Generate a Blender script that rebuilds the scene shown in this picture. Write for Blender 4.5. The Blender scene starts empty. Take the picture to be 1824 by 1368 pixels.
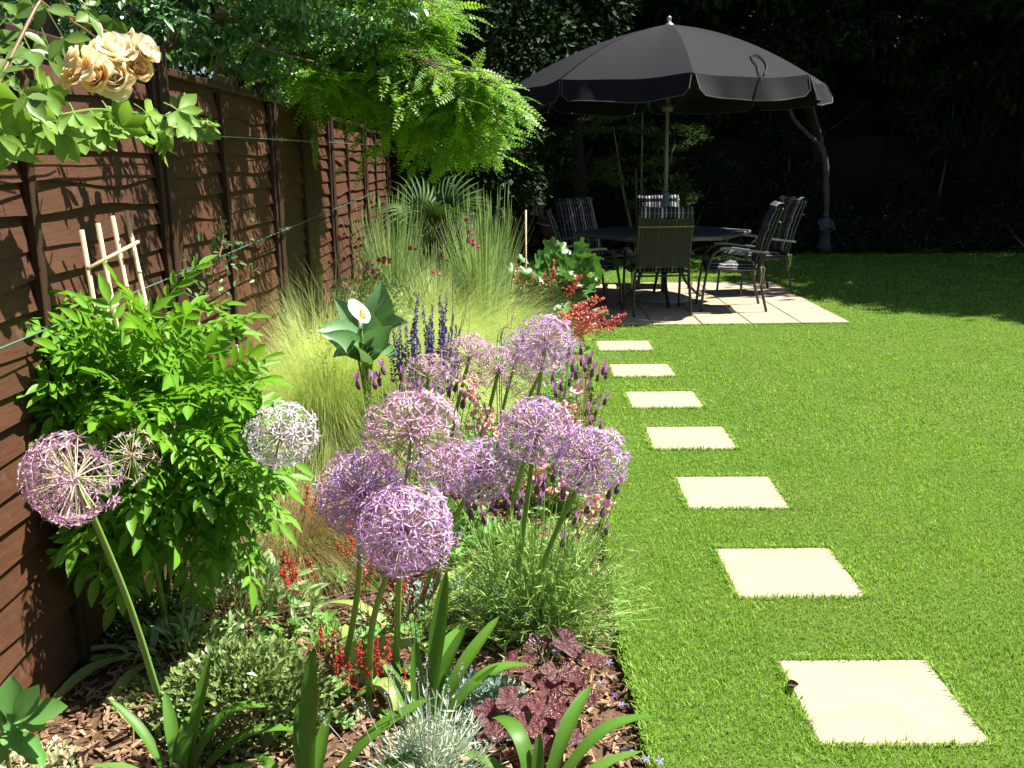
import bpy, math, random
import numpy as np
from mathutils import Matrix, Vector

random.seed(7)
rng = np.random.default_rng(11)
S = bpy.context.scene
COL = S.collection
PI = math.pi

# ------------------------------------------------------------------ camera
PITCH, ROLL, EYE = math.radians(12.65), math.radians(0.785), 1.5
FPX = 1775.0
_f = np.array([0, math.cos(PITCH), -math.sin(PITCH)])
_r0 = np.array([1.0, 0, 0])
_u0 = np.array([0, math.sin(PITCH), math.cos(PITCH)])
_r = _r0 * math.cos(ROLL) - _u0 * math.sin(ROLL)
_u = _u0 * math.cos(ROLL) + _r0 * math.sin(ROLL)
cam_data = bpy.data.cameras.new('camera')
cam_data.sensor_width = 36.0
cam_data.lens = 36.0 * FPX / 1824.0
cam_data.clip_start = 0.05
cam_data.clip_end = 300.0
cam = bpy.data.objects.new('camera', cam_data)
COL.objects.link(cam)
cam.matrix_world = Matrix(((_r[0], _u[0], -_f[0], 0), (_r[1], _u[1], -_f[1], 0),
                           (_r[2], _u[2], -_f[2], EYE), (0, 0, 0, 1)))
S.camera = cam

# ------------------------------------------------------------------ light
SUN_EL, SUN_AZ = math.radians(58), math.radians(11)     # azimuth from +x towards +y
SUN_DIR = np.array([math.cos(SUN_EL) * math.cos(SUN_AZ), math.cos(SUN_EL) * math.sin(SUN_AZ), math.sin(SUN_EL)])
world = bpy.data.worlds.new('World')
S.world = world
world.use_nodes = True
wt = world.node_tree
bg = wt.nodes['Background']
sky = wt.nodes.new('ShaderNodeTexSky')
sky.sky_type = 'NISHITA'
sky.sun_disc = False
sky.sun_elevation = SUN_EL
sky.sun_rotation = math.radians(90) - SUN_AZ
wt.links.new(sky.outputs[0], bg.inputs['Color'])
bg.inputs['Strength'].default_value = 0.040
sun_data = bpy.data.lights.new('sun', 'SUN')
sun_data.energy = 4.6
sun_data.angle = math.radians(0.53)
sun_data.color = (1.0, 0.955, 0.87)
sun = bpy.data.objects.new('sun', sun_data)
COL.objects.link(sun)
sun.rotation_euler = Vector(tuple(-SUN_DIR)).to_track_quat('-Z', 'Y').to_euler()
S.view_settings.view_transform = 'Standard'
S.view_settings.look = 'None'
S.view_settings.exposure = 1.7
S.view_settings.gamma = 1.0
S.view_settings.use_curve_mapping = False
S.render.engine = 'CYCLES'
S.cycles.max_bounces = 7
S.cycles.diffuse_bounces = 3
S.cycles.transmission_bounces = 4
S.cycles.transparent_max_bounces = 6

# ------------------------------------------------------------------ survey helpers (pixel of the 1824x1368 photograph -> metres)
def ray(x, y):
    return _f + (x - 912) / FPX * _r - (y - 684) / FPX * _u
def G(x, y, z=0.0):
    d = ray(x, y)
    return np.array([0, 0, EYE]) + (z - EYE) / d[2] * d
def D(x, y, Y):
    d = ray(x, y)
    return np.array([0, 0, EYE]) + Y / d[1] * d

def DF(x, y, off):
    """Point standing off metres in front of the left fence."""
    d = ray(x, y); t = (FX0 + off) / (d[0] - FXS * d[1])
    return np.array([0, 0, EYE]) + t * d
FX0, FXS = -1.305, -0.0085                      # face of the left fence: x = FX0 + FXS * y

# ------------------------------------------------------------------ mesh helpers
class MB:
    """Collects geometry and links it as one mesh object."""
    def __init__(s):
        s.v, s.q, s.t, s.tone, s.mq, s.mt = [], [], [], [], [], []
        s.n = 0
    def add(s, v, q=None, t=None, tone=0.5, m=0):
        v = np.asarray(v, float).reshape(-1, 3)
        s.v.append(v)
        tn = np.asarray(tone, float)
        s.tone.append(np.full(len(v), float(tn)) if tn.ndim == 0 else tn)
        if q is not None and len(q):
            q = np.asarray(q, int).reshape(-1, 4)
            s.q.append(q + s.n); s.mq.append(np.full(len(q), m))
        if t is not None and len(t):
            t = np.asarray(t, int).reshape(-1, 3)
            s.t.append(t + s.n); s.mt.append(np.full(len(t), m))
        s.n += len(v)
        return s
    def scatter(s, tpl, R, T, sc, tone=0.5, m=0):
        tv, tq, tt = tpl
        N, k = len(T), len(tv)
        if N == 0: return s
        sc = np.asarray(sc, float)
        if sc.ndim == 0: sc = np.full((N, 3), float(sc))
        elif sc.ndim == 1: sc = np.repeat(sc[:, None], 3, 1)
        vs = np.einsum('nij,nkj->nki', R, tv[None] * sc[:, None, :]) + np.asarray(T)[:, None, :]
        off = (np.arange(N) * k)[:, None, None]
        tn = np.asarray(tone, float)
        tn = np.full(N * k, float(tn)) if tn.ndim == 0 else np.repeat(tn, k)
        q = (tq[None] + off).reshape(-1, 4) if tq is not None and len(tq) else None
        t = (tt[None] + off).reshape(-1, 3) if tt is not None and len(tt) else None
        return s.add(vs.reshape(-1, 3), q, t, tn, m)
    def mesh(s, name, mats, smooth=False):
        me = bpy.data.meshes.new(name)
        v = np.concatenate(s.v) if s.v else np.zeros((0, 3))
        q = np.concatenate(s.q) if s.q else np.zeros((0, 4), int)
        t = np.concatenate(s.t) if s.t else np.zeros((0, 3), int)
        me.vertices.add(len(v)); me.vertices.foreach_set('co', v.astype(np.float32).ravel())
        nl = len(q) * 4 + len(t) * 3
        me.loops.add(nl)
        me.loops.foreach_set('vertex_index', np.concatenate([q.ravel(), t.ravel()]).astype(np.int32))
        me.polygons.add(len(q) + len(t))
        ls = np.concatenate([np.arange(len(q)) * 4, len(q) * 4 + np.arange(len(t)) * 3])
        me.polygons.foreach_set('loop_start', ls.astype(np.int32))
        mi = np.concatenate(s.mq + s.mt) if (s.mq or s.mt) else np.zeros(0)
        if not isinstance(mats, (list, tuple)): mats = [mats]
        for m in mats: me.materials.append(m)
        me.polygons.foreach_set('material_index', mi.astype(np.int32))
        me.polygons.foreach_set('use_smooth', np.full(len(q) + len(t), smooth))
        at = me.attributes.new('tone', 'FLOAT', 'POINT')
        at.data.foreach_set('value', np.concatenate(s.tone).astype(np.float32) if s.tone else [])
        me.update()
        return me
    def build(s, name, mats, parent=None, kind=None, smooth=False, loc=None):
        return link(name, s.mesh(name, mats, smooth), parent, kind, loc)

def link(name, mesh, parent=None, kind=None, loc=None, mw=None):
    o = bpy.data.objects.new(name, mesh)
    COL.objects.link(o)
    if parent is not None: o.parent = parent
    if kind: o['kind'] = kind
    if loc is not None: o.location = loc
    if mw is not None: o.matrix_basis = mw
    return o

def tag(o, label, cat, group=None):
    o['label'] = label; o['category'] = cat
    if group: o['group'] = group
    return o

def thing(name, label, cat, loc=(0, 0, 0), rz=0.0, group=None):
    o = bpy.data.objects.new(name, None)
    o.empty_display_size = 0.1
    COL.objects.link(o)
    o.location = loc; o.rotation_euler = (0, 0, rz)
    return tag(o, label, cat, group)

def nrm(a):
    a = np.asarray(a, float)
    return a / np.maximum(np.linalg.norm(a, axis=-1, keepdims=True), 1e-9)

def rots(d, n=None):
    """Rotations whose y axis is d and whose z axis is as near n as can be."""
    d = nrm(np.atleast_2d(d))
    n = np.broadcast_to(np.array([0, 0, 1.0]) if n is None else np.asarray(n, float), d.shape)
    n = n + 1e-3 * np.array([0.3, 0.7, 0.1])
    z = nrm(n - (n * d).sum(-1, keepdims=True) * d)
    x = np.cross(d, z)
    return np.stack([x, d, z], -1)

def mat4(R, T, s=1.0):
    sv = (s, s, s) if np.isscalar(s) else s
    return Matrix(((R[0, 0] * sv[0], R[0, 1] * sv[1], R[0, 2] * sv[2], T[0]), (R[1, 0] * sv[0], R[1, 1] * sv[1], R[1, 2] * sv[2], T[1]),
                   (R[2, 0] * sv[0], R[2, 1] * sv[1], R[2, 2] * sv[2], T[2]), (0, 0, 0, 1)))

def tube(pts, rad, n=6, cap=True):
    pts = np.asarray(pts, float); k = len(pts)
    rad = np.full(k, rad) if np.isscalar(rad) else np.asarray(rad, float)
    tg = nrm(np.gradient(pts, axis=0))
    ref = np.array([0, 0, 1.0]) if abs(tg[0][2]) < 0.9 else np.array([1.0, 0, 0])
    a = nrm(np.cross(tg[0], ref)); V = []
    for i in range(k):
        a = nrm(a - tg[i] * a.dot(tg[i])); b = np.cross(tg[i], a)
        th = np.arange(n) * 2 * PI / n
        V.append(pts[i] + rad[i] * (np.cos(th)[:, None] * a + np.sin(th)[:, None] * b))
    V = np.concatenate(V)
    q = [(i * n + j, i * n + (j + 1) % n, (i + 1) * n + (j + 1) % n, (i + 1) * n + j) for i in range(k - 1) for j in range(n)]
    t = []
    if cap:
        V = np.vstack([V, pts[0], pts[-1]]); c = k * n
        t = [(c, (j + 1) % n, j) for j in range(n)] + [(c + 1, (k - 1) * n + j, (k - 1) * n + (j + 1) % n) for j in range(n)]
    return V, q, t

def box(c, s, R=None, bev=0.0):
    """Box of size s about c; bev > 0 gives chamfered edges."""
    h = np.asarray(s, float) / 2
    if bev <= 0:
        V = np.array([(x, y, z) for x in (-1, 1) for y in (-1, 1) for z in (-1, 1)]) * h
        q = [(0, 1, 3, 2), (4, 6, 7, 5), (0, 4, 5, 1), (2, 3, 7, 6), (0, 2, 6, 4), (1, 5, 7, 3)]; t = []
    else:
        V, q, t, idx = [], [], [], {}
        for sx in (-1, 1):
            for sy in (-1, 1):
                for sz in (-1, 1):
                    for ax in range(3):
                        p = np.array([sx, sy, sz]) * (h - bev); p[ax] = (sx, sy, sz)[ax] * h[ax]
                        idx[(sx, sy, sz, ax)] = len(V); V.append(p)
        V = np.array(V)
        for ax in range(3):
            o1, o2 = (ax + 1) % 3, (ax + 2) % 3
            for sg in (-1, 1):
                def k(a, b, ax2=ax):
                    s3 = [0, 0, 0]; s3[ax] = sg; s3[o1] = a; s3[o2] = b
                    return idx[(*s3, ax2)]
                f = [k(-1, -1), k(1, -1), k(1, 1), k(-1, 1)]
                q.append(f if sg > 0 else f[::-1])
            for a in (-1, 1):
                for b in (-1, 1):
                    s3 = [0, 0, 0]; s3[o1] = a; s3[o2] = b
                    e = []
                    for c_, ax2 in ((-1, o1), (1, o1), (1, o2), (-1, o2)):
                        s3[ax] = c_; e.append(idx[(*s3, ax2)])
                    q.append(e if a * b > 0 else e[::-1])
        for sx in (-1, 1):
            for sy in (-1, 1):
                for sz in (-1, 1):
                    f = [idx[(sx, sy, sz, a)] for a in range(3)]
                    t.append(f if sx * sy * sz > 0 else f[::-1])
    if R is not None: V = V @ np.asarray(R).T
    return V + np.asarray(c, float), q, t

def lathe(prof, n=20, c=(0, 0, 0)):
    prof = np.asarray(prof, float); k = len(prof); th = np.arange(n) * 2 * PI / n
    V = np.array([(r * math.cos(a), r * math.sin(a), z) for r, z in prof for a in th]) + np.asarray(c)
    q = [(i * n + j, i * n + (j + 1) % n, (i + 1) * n + (j + 1) % n, (i + 1) * n + j) for i in range(k - 1) for j in range(n)]
    return V, q, None

def bez(P, n=10):
    """Smooth curve through control points (Catmull-Rom)."""
    P = np.asarray(P, float)
    P = np.vstack([2 * P[0] - P[1], P, 2 * P[-1] - P[-2]]); out = []
    for i in range(1, len(P) - 2):
        for t in np.linspace(0, 1, n, endpoint=False):
            a, b, c, d = P[i - 1], P[i], P[i + 1], P[i + 2]
            out.append(0.5 * (2 * b + (c - a) * t + (2 * a - 5 * b + 4 * c - d) * t * t + (3 * b - a - 3 * c + d) * t ** 3))
    out.append(P[-2])
    return np.array(out)

def strip(pts, widths, up=(0, 0, 1), fold=0.15):
    """A leaf blade along pts with a crease down the middle."""
    pts = np.asarray(pts, float); k = len(pts)
    tg = nrm(np.gradient(pts, axis=0))
    side = np.cross(tg, np.asarray(up, float))
    bad = np.linalg.norm(side, axis=1) < 0.15
    if bad.any():
        good = side[~bad].mean(0) if (~bad).any() else np.array([1.0, 0, 0])
        side[bad] = good
    side = nrm(side)
    for i in range(1, k):
        if side[i].dot(side[i - 1]) < 0: side[i] *= -1
    nn = np.cross(side, tg)
    w = np.asarray(widths, float)[:, None] / 2
    V = np.stack([pts - side * w + nn * w * fold, pts - nn * w * fold, pts + side * w + nn * w * fold], 1).reshape(-1, 3)
    q = []
    for i in range(k - 1):
        a = i * 3
        q += [(a, a + 1, a + 4, a + 3), (a + 1, a + 2, a + 5, a + 4)]
    return V, q, None

def leaf_tpl(nseg=4, w=0.4, fold=0.2, curl=0.15, peak=0.45, tip=0.04, base=0.06):
    """Leaf along +y, length 1."""
    t = np.linspace(0, 1, nseg + 1)
    e = math.log(0.5) / math.log(peak)
    prof = np.maximum(np.sin(PI * t ** e), 0) * w
    prof[0] = base * w; prof[-1] = tip * w
    pts = np.stack([0 * t, t, curl * (t - t * t * 1.6)], 1)
    V, q, _ = strip(pts, prof, (0, 0, 1), fold)
    return V, np.array(q), None

DIAMOND = (np.array([(0, 0, 0), (-.5, .45, .1), (0, 1, 0), (.5, .45, .1)]), None, np.array([(0, 2, 1), (0, 3, 2)]))

def join(parts):
    """Joins (V, q, t) pieces into one template."""
    V, Q, T, n = [], [], [], 0
    for v, q, t in parts:
        V.append(v)
        if q is not None and len(q): Q.append(np.asarray(q) + n)
        if t is not None and len(t): T.append(np.asarray(t) + n)
        n += len(v)
    return np.concatenate(V), (np.concatenate(Q) if Q else None), (np.concatenate(T) if T else None)

def xf(tpl, R=None, T=(0, 0, 0), s=1.0):
    v = tpl[0] * s
    if R is not None: v = v @ np.asarray(R).T
    return v + np.asarray(T), tpl[1], tpl[2]

def rand_dirs(n, up=0.0):
    d = rng.normal(size=(n, 3)); d = nrm(d); d[:, 2] += up
    return nrm(d)

# ------------------------------------------------------------------ materials
class NT:
    def __init__(s, name):
        s.m = bpy.data.materials.new(name); s.m.use_nodes = True
        s.t = s.m.node_tree; s.t.nodes.clear()
        s.out = s.n('ShaderNodeOutputMaterial')
    def n(s, ty, **kw):
        x = s.t.nodes.new(ty)
        for k, v in kw.items(): setattr(x, k, v)
        return x
    def l(s, a, b): s.t.links.new(a, b)
    def math(s, op, a, b=None, clamp=False):
        x = s.n('ShaderNodeMath', operation=op, use_clamp=clamp)
        for i, k in enumerate((a, b)):
            if k is None: continue
            if isinstance(k, (int, float)): x.inputs[i].default_value = k
            else: s.l(k, x.inputs[i])
        return x.outputs[0]
    def mix(s, f, a, b, blend='MIX'):
        x = s.n('ShaderNodeMix', data_type='RGBA', blend_type=blend)
        for i, k in ((0, f), (6, a), (7, b)):
            if isinstance(k, (int, float)): x.inputs[i].default_value = k
            elif isinstance(k, tuple): x.inputs[i].default_value = (*k, 1)
            else: s.l(k, x.inputs[i])
        return x.outputs[2]
    def noise(s, scale, detail=3, vec=None, rough=0.55):
        x = s.n('ShaderNodeTexNoise'); x.inputs['Scale'].default_value = scale
        x.inputs['Detail'].default_value = detail; x.inputs['Roughness'].default_value = rough
        if vec is not None: s.l(vec, x.inputs['Vector'])
        return x.outputs['Fac']
    def ramp(s, f, a, b):
        x = s.n('ShaderNodeMapRange'); x.inputs[1].default_value = a; x.inputs[2].default_value = b
        s.l(f, x.inputs[0]); return x.outputs[0]
    def obj(s): return s.n('ShaderNodeTexCoord').outputs['Object']
    def scaled(s, vec, sc):
        x = s.n('ShaderNodeMapping'); x.inputs['Scale'].default_value = sc; s.l(vec, x.inputs[0]); return x.outputs[0]
    def pbr(s, col, rough=0.6, spec=0.4, metal=0.0, bump=None, bstr=0.3, bdist=0.01):
        p = s.n('ShaderNodeBsdfPrincipled')
        for k, v in (('Base Color', col), ('Roughness', rough), ('Specular IOR Level', spec), ('Metallic', metal)):
            if isinstance(v, tuple): p.inputs[k].default_value = (*v, 1)
            elif isinstance(v, (int, float)): p.inputs[k].default_value = v
            else: s.l(v, p.inputs[k])
        if bump is not None:
            b = s.n('ShaderNodeBump'); b.inputs['Strength'].default_value = bstr; b.inputs['Distance'].default_value = bdist
            s.l(bump, b.inputs['Height']); s.l(b.outputs[0], p.inputs['Normal'])
        return p
    def done(s, sh):
        s.l(sh.outputs[0] if hasattr(sh, 'outputs') else sh, s.out.inputs[0]); return s.m

def leaf_mat(name, c1, c2, rough=0.42, trans=0.35, spec=0.4, tcol=None, vein=None):
    n = NT(name)
    at = n.n('ShaderNodeAttribute', attribute_name='tone')
    oi = n.n('ShaderNodeObjectInfo')
    f = n.math('ADD', n.math('MULTIPLY', at.outputs['Fac'], 0.72), n.math('MULTIPLY', oi.outputs['Random'], 0.28))
    geo = n.n('ShaderNodeNewGeometry')
    f = n.math('ADD', f, n.math('MULTIPLY', n.math('SUBTRACT', n.noise(14, 2, geo.outputs['Position']), 0.5), 0.5), True)
    c = n.mix(f, c1, c2)
    if vein is not None:
        c = n.mix(n.math('MULTIPLY', n.ramp(n.noise(55, 3, n.obj()), 0.45, 0.62), 0.7), c, vein)
    p = n.pbr(c, rough, spec)
    if trans <= 0: return n.done(p)
    tr = n.n('ShaderNodeBsdfTranslucent')
    tc = tcol if tcol else tuple(min(1, a * b) for a, b in zip(((c1[0] + c2[0]) / 2, (c1[1] + c2[1]) / 2, (c1[2] + c2[2]) / 2), (1.5, 1.5, 0.7)))
    n.l(n.mix(0.5, c, tc), tr.inputs['Color'])
    ms = n.n('ShaderNodeMixShader'); ms.inputs[0].default_value = trans
    n.l(p.outputs[0], ms.inputs[1]); n.l(tr.outputs[0], ms.inputs[2])
    return n.done(ms)

def plain_mat(name, c1, c2, rough=0.6, spec=0.4, metal=0.0, scale=8, bump=0.2, bdist=0.004, bscale=60, stretch=None):
    n = NT(name)
    o = n.obj()
    if stretch: o = n.scaled(o, stretch)
    at = n.n('ShaderNodeAttribute', attribute_name='tone')
    oi = n.n('ShaderNodeObjectInfo')
    f = n.math('ADD', n.noise(scale, 4, o), n.math('MULTIPLY', n.math('SUBTRACT', n.math('ADD', oi.outputs['Random'], at.outputs['Fac']), 1.0), 0.4), True)
    return n.done(n.pbr(n.mix(f, c1, c2), rough, spec, metal, n.noise(bscale, 3, o), bump, bdist))
# ================================================================== SETTING
def fence_x(y): return FX0 + FXS * y
def edge_x(y):                                   # where the bed meets the lawn
    return np.interp(y, [-2, 2.2, 3.1, 4.5, 6.5, 8.0, 9.0], [0.33, 0.345, 0.345, 0.42, 0.56, 0.64, 0.66])
def bed_z(x, y):
    u = np.clip((edge_x(y) - x) / 0.5, 0, 1)
    return -0.055 + 0.06 * u + 0.012 * np.sin(x * 9 + 1) * np.sin(y * 7)

# --- lawn ground
n = NT('lawn_soil'); g = n.n('ShaderNodeNewGeometry').outputs['Position']
c = n.mix(n.noise(1.1, 4, g), (0.055, 0.125, 0.014), (0.085, 0.165, 0.020))
c = n.mix(n.ramp(n.noise(70, 3, g), 0.4, 0.7), c, (0.085, 0.10, 0.03))
M_LAWN = n.done(n.pbr(c, 0.9, 0.1, bump=n.noise(120, 3, g), bstr=0.6, bdist=0.02))
PAT_C, PAT_A = np.array([1.56, 10.62]), math.radians(-1.3)
ys = [-4, 2.2, 3.1, 4.5, 6.5, 8.0, 9.0, 9.001, 16.1, 16.1]
lm = MB()
yy = np.concatenate([np.linspace(-4, 9.0, 40)])
L = [(edge_x(y), y) for y in yy]
V = []; Q = []
for i, (x, y) in enumerate(L):
    V += [(x, y, -0.10), (x, y, 0.0), (60, y, 0.0)]
for i in range(len(L) - 1):
    a = i * 3; Q += [(a, a + 1, a + 4, a + 3), (a + 1, a + 2, a + 5, a + 4)]
lm.add(V, Q)
lm.add([(0.02, 9.0, 0), (60, 9.0, 0), (60, 80, 0), (0.02, 80, 0), (0.02, 9.0, -.1), (0.02, 80, -.1), (0.66, 9, -.1)], [(0, 1, 2, 3), (4, 0, 3, 5)], [(4, 6, 0)])
lawn = lm.build('lawn', M_LAWN, kind='structure')

# --- bed soil
n = NT('bed_soil'); g = n.n('ShaderNodeNewGeometry').outputs['Position']
c = n.mix(n.noise(26, 4, g), (0.051, 0.0289, 0.017), (0.187, 0.1148, 0.068))
M_SOIL = n.done(n.pbr(c, 0.95, 0.1, bump=n.noise(60, 4, g), bstr=0.8, bdist=0.03))
xs = np.linspace(0, 1, 22); ysb = np.linspace(-1.0, 9.2, 60)
V = []
for y in ysb:
    xa, xb = fence_x(y) - 0.3, edge_x(y) - 0.002
    for u in xs:
        x = xa + (xb - xa) * u; V.append((x, y, bed_z(x, y)))
k = len(xs)
Q = [(j * k + i, j * k + i + 1, (j + 1) * k + i + 1, (j + 1) * k + i) for j in range(len(ysb) - 1) for i in range(k - 1)]
bm_ = MB().add(V, Q)
bm_.add([(-1.7, 9.2, -.03), (0.02, 9.2, -.03), (0.02, 19, -.03), (-1.7, 19, -.03)], [(0, 1, 2, 3)])
bm_.build('flower_bed', M_SOIL, kind='structure', smooth=True)
terr = MB().add([(-60, -20, -.13), (60, -20, -.13), (60, 80, -.13), (-60, 80, -.13)], [(0, 1, 2, 3)])
terr.build('ground', M_SOIL, kind='structure')
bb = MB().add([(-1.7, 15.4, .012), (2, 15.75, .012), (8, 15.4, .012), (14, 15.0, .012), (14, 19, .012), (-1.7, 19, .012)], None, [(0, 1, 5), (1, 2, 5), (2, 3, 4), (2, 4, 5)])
bb.build('back_bed', plain_mat('shade_dark_soil', (0.012, 0.009, 0.006), (0.03, 0.022, 0.014), .95, .05), kind='structure')  # soil darkened so the back bed's shade sits in its colour

# --- bark chips over the bed
n = NT('bark'); at = n.n('ShaderNodeAttribute', attribute_name='tone').outputs['Fac']
c = n.mix(at, (0.102, 0.0527, 0.02805), (0.493, 0.3315, 0.204))
c = n.mix(n.math('MULTIPLY', n.noise(300, 2, n.n('ShaderNodeNewGeometry').outputs['Position']), 0.5), c, (0.10, 0.05, 0.03))
M_BARK = n.done(n.pbr(c, 0.85, 0.2))
N = 12500
y = 1.6 + 5.2 * rng.random(N) ** 1.6
x = fence_x(y) + 0.02 + (edge_x(y) - fence_x(y) - 0.03) * rng.random(N)
dd = nrm(np.stack([rng.normal(size=N), rng.normal(size=N), rng.normal(size=N) * .28], 1))
nn = np.stack([rng.normal(size=N) * .35, rng.normal(size=N) * .35, np.ones(N)], 1)
bx = box((0, 0, 0), (1, 1, 1)); bv = bx[0].copy(); bv[bv[:, 1] > 0, 0] *= 0.5; bv[bv[:, 1] > 0, 2] *= 0.6
sc = np.stack([rng.uniform(.006, .014, N), rng.uniform(.016, .048, N), rng.uniform(.002, .006, N)], 1)
MB().scatter((bv, np.array(bx[1]), None), rots(dd, nn), np.stack([x, y, bed_z(x, y) + rng.uniform(.003, .022, N)], 1), sc,
             np.clip(rng.beta(1.6, 1.6, N), 0, 1)).build('bark_mulch', M_BARK, kind='stuff')

# --- stepping stones and patio
n = NT('paving'); o = n.obj(); oi = n.n('ShaderNodeObjectInfo').outputs['Random']
g = n.n('ShaderNodeNewGeometry').outputs['Position']
c = n.mix(n.noise(5, 4, g), (0.325, 0.272, 0.198), (0.365, 0.312, 0.236))
c = n.mix(n.math('MULTIPLY', n.ramp(n.noise(1.7, 5, n.scaled(g, (3, 3, 1))), 0.48, 0.72), .35), c, (0.17, 0.125, 0.08))
c = n.mix(n.math('MULTIPLY', n.ramp(n.noise(170, 4, g), 0.50, 0.72), 0.75), c, (0.1963, 0.1487, 0.0952))
c = n.mix(n.math('MULTIPLY', oi, 0.25), c, (0.3256, 0.2553, 0.1776))
M_PAV = n.done(n.pbr(c, 0.9, 0.15, bump=n.noise(220, 4, g), bstr=0.45, bdist=0.004))
def slab_mesh(name, s=0.45, h=0.05, wob=0.0):
    V, q, t = box((0, 0, -h / 2), (s, s, h), bev=0.006)
    return MB().add(V, q, t).mesh(name, M_PAV)
STONES = [(1.016, 2.545, 1.0), (1.004, 3.44, .6), (0.992, 4.345, 2.2), (0.968, 5.265, 2.0), (0.962, 6.155, 1.6), (0.94, 7.06, 1.2), (0.925, 8.045, 1.4)]
SL = ['nearest and largest stepping stone, square cream slab with a dark cone on it', 'second cream stepping stone from the front, beside the tall lavender',
      'third cream stepping stone from the front, set in the lawn', 'middle cream stepping stone of the seven across the lawn',
      'cream stepping stone just beyond the middle one, fifth from the front', 'second cream stepping stone from the patio', 'farthest cream stepping stone, next to the patio edge']
me = slab_mesh('stepping_stone')
for i, (x, y, a) in enumerate(STONES):
    o = link('stepping_stone', me); o.location = (x, y, 0.006); o.rotation_euler = (0, 0, -math.radians(a))
    tag(o, SL[i], 'stepping stone', 'cream stepping stones across the lawn')
cm = MB()
for k_ in range(5):
    th = np.arange(7) * 2 * PI / 7 + k_ * .4; r_ = (.010, .013, .012, .009, .005)[k_]
    cm.add(np.vstack([[(0, 0, k_ * .007 - .002)], np.stack([np.cos(th) * r_, np.sin(th) * r_, 0 * th + k_ * .007 + .006], 1)]), None, [(0, 1 + j, 1 + (j + 1) % 7) for j in range(7)])
M_CONE = plain_mat('cone_scales', (0.03, 0.018, 0.012), (0.07, 0.04, 0.025), 0.8)
o = cm.build('fir_cone', M_CONE); o.location = tuple(G(1403, 1218, .022)); o.rotation_euler = (1.2, 0, .7)
tag(o, 'small dark brown cone lying on the corner of the nearest slab', 'cone')

patio = MB().add(*box((0, 0, -.04), (3.14, 3.14, .05))).build('patio', M_SOIL, kind='structure')
patio.location = (PAT_C[0], PAT_C[1], 0.005); patio.rotation_euler = (0, 0, PAT_A)
pm = slab_mesh('paving_slab', 0.444, 0.04)
for i in range(7):
    for j in range(7):
        o = link('paving_slab', pm, patio)
        o.location = ((i - 3) * .451, (j - 3) * .451, .012 + rng.uniform(-.0015, .0015)); o.rotation_euler = (rng.normal() * .002, rng.normal() * .002, rng.normal() * .002)

# --- grass blades
n = NT('grass_blade'); at = n.n('ShaderNodeAttribute', attribute_name='tone').outputs['Fac']; g = n.n('ShaderNodeNewGeometry').outputs['Position']
pz = n.n('ShaderNodeSeparateXYZ'); n.l(g, pz.inputs[0])
patch = n.math('ADD', n.math('MULTIPLY', n.ramp(n.noise(1.3, 4, g), 0.35, 0.68), .6), n.math('MULTIPLY', n.ramp(n.noise(1.0, 3, n.scaled(g, (.9, 2.6, 1))), 0.40, 0.62), .4))
c1 = n.mix(patch, (0.1322, 0.2934, 0.02688), (0.224, 0.364, 0.03808))
c2 = n.mix(patch, (0.2408, 0.4536, 0.05152), (0.364, 0.5174, 0.08064))
c = n.mix(at, c1, c2)
c = n.mix(n.math('MULTIPLY', n.ramp(n.noise(.75, 5, n.scaled(g, (1.6, 1, 1)), .65), 0.50, 0.72), .55), c, (0.285, 0.34, 0.075))
c = n.mix(n.math('MULTIPLY', n.ramp(n.noise(4.5, 4, g), 0.52, 0.72), .40), c, (0.085, 0.205, 0.022))
c = n.mix(n.math('MULTIPLY', n.ramp(at, 0.95, 1.0), 0.75), c, (0.34, 0.30, 0.11))
p = n.pbr(c, 0.5, 0.25)
tr = n.n('ShaderNodeBsdfTranslucent'); n.l(n.mix(0.5, c, (0.26, 0.44, 0.03)), tr.inputs['Color'])
ms = n.n('ShaderNodeMixShader'); ms.inputs[0].default_value = 0.35; n.l(p.outputs[0], ms.inputs[1]); n.l(tr.outputs[0], ms.inputs[2])
M_GRASS = n.done(ms)
SA = np.array([(s[0], s[1], math.radians(s[2])) for s in STONES])
def on_paving(x, y, pad):
    m = np.zeros(len(x), bool)
    for sx, sy, a in SA:
        dx, dy = x - sx, y - sy
        u = dx * math.cos(a) - dy * math.sin(a); v = dx * math.sin(a) + dy * math.cos(a)
        m |= (abs(u) < .225 + pad) & (abs(v) < .225 + pad)
    dx, dy = x - PAT_C[0], y - PAT_C[1]
    u = dx * math.cos(-PAT_A) - dy * math.sin(-PAT_A); v = dx * math.sin(-PAT_A) + dy * math.cos(-PAT_A)
    return m | ((abs(u) < 1.58 + pad) & (abs(v) < 1.58 + pad))
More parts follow.
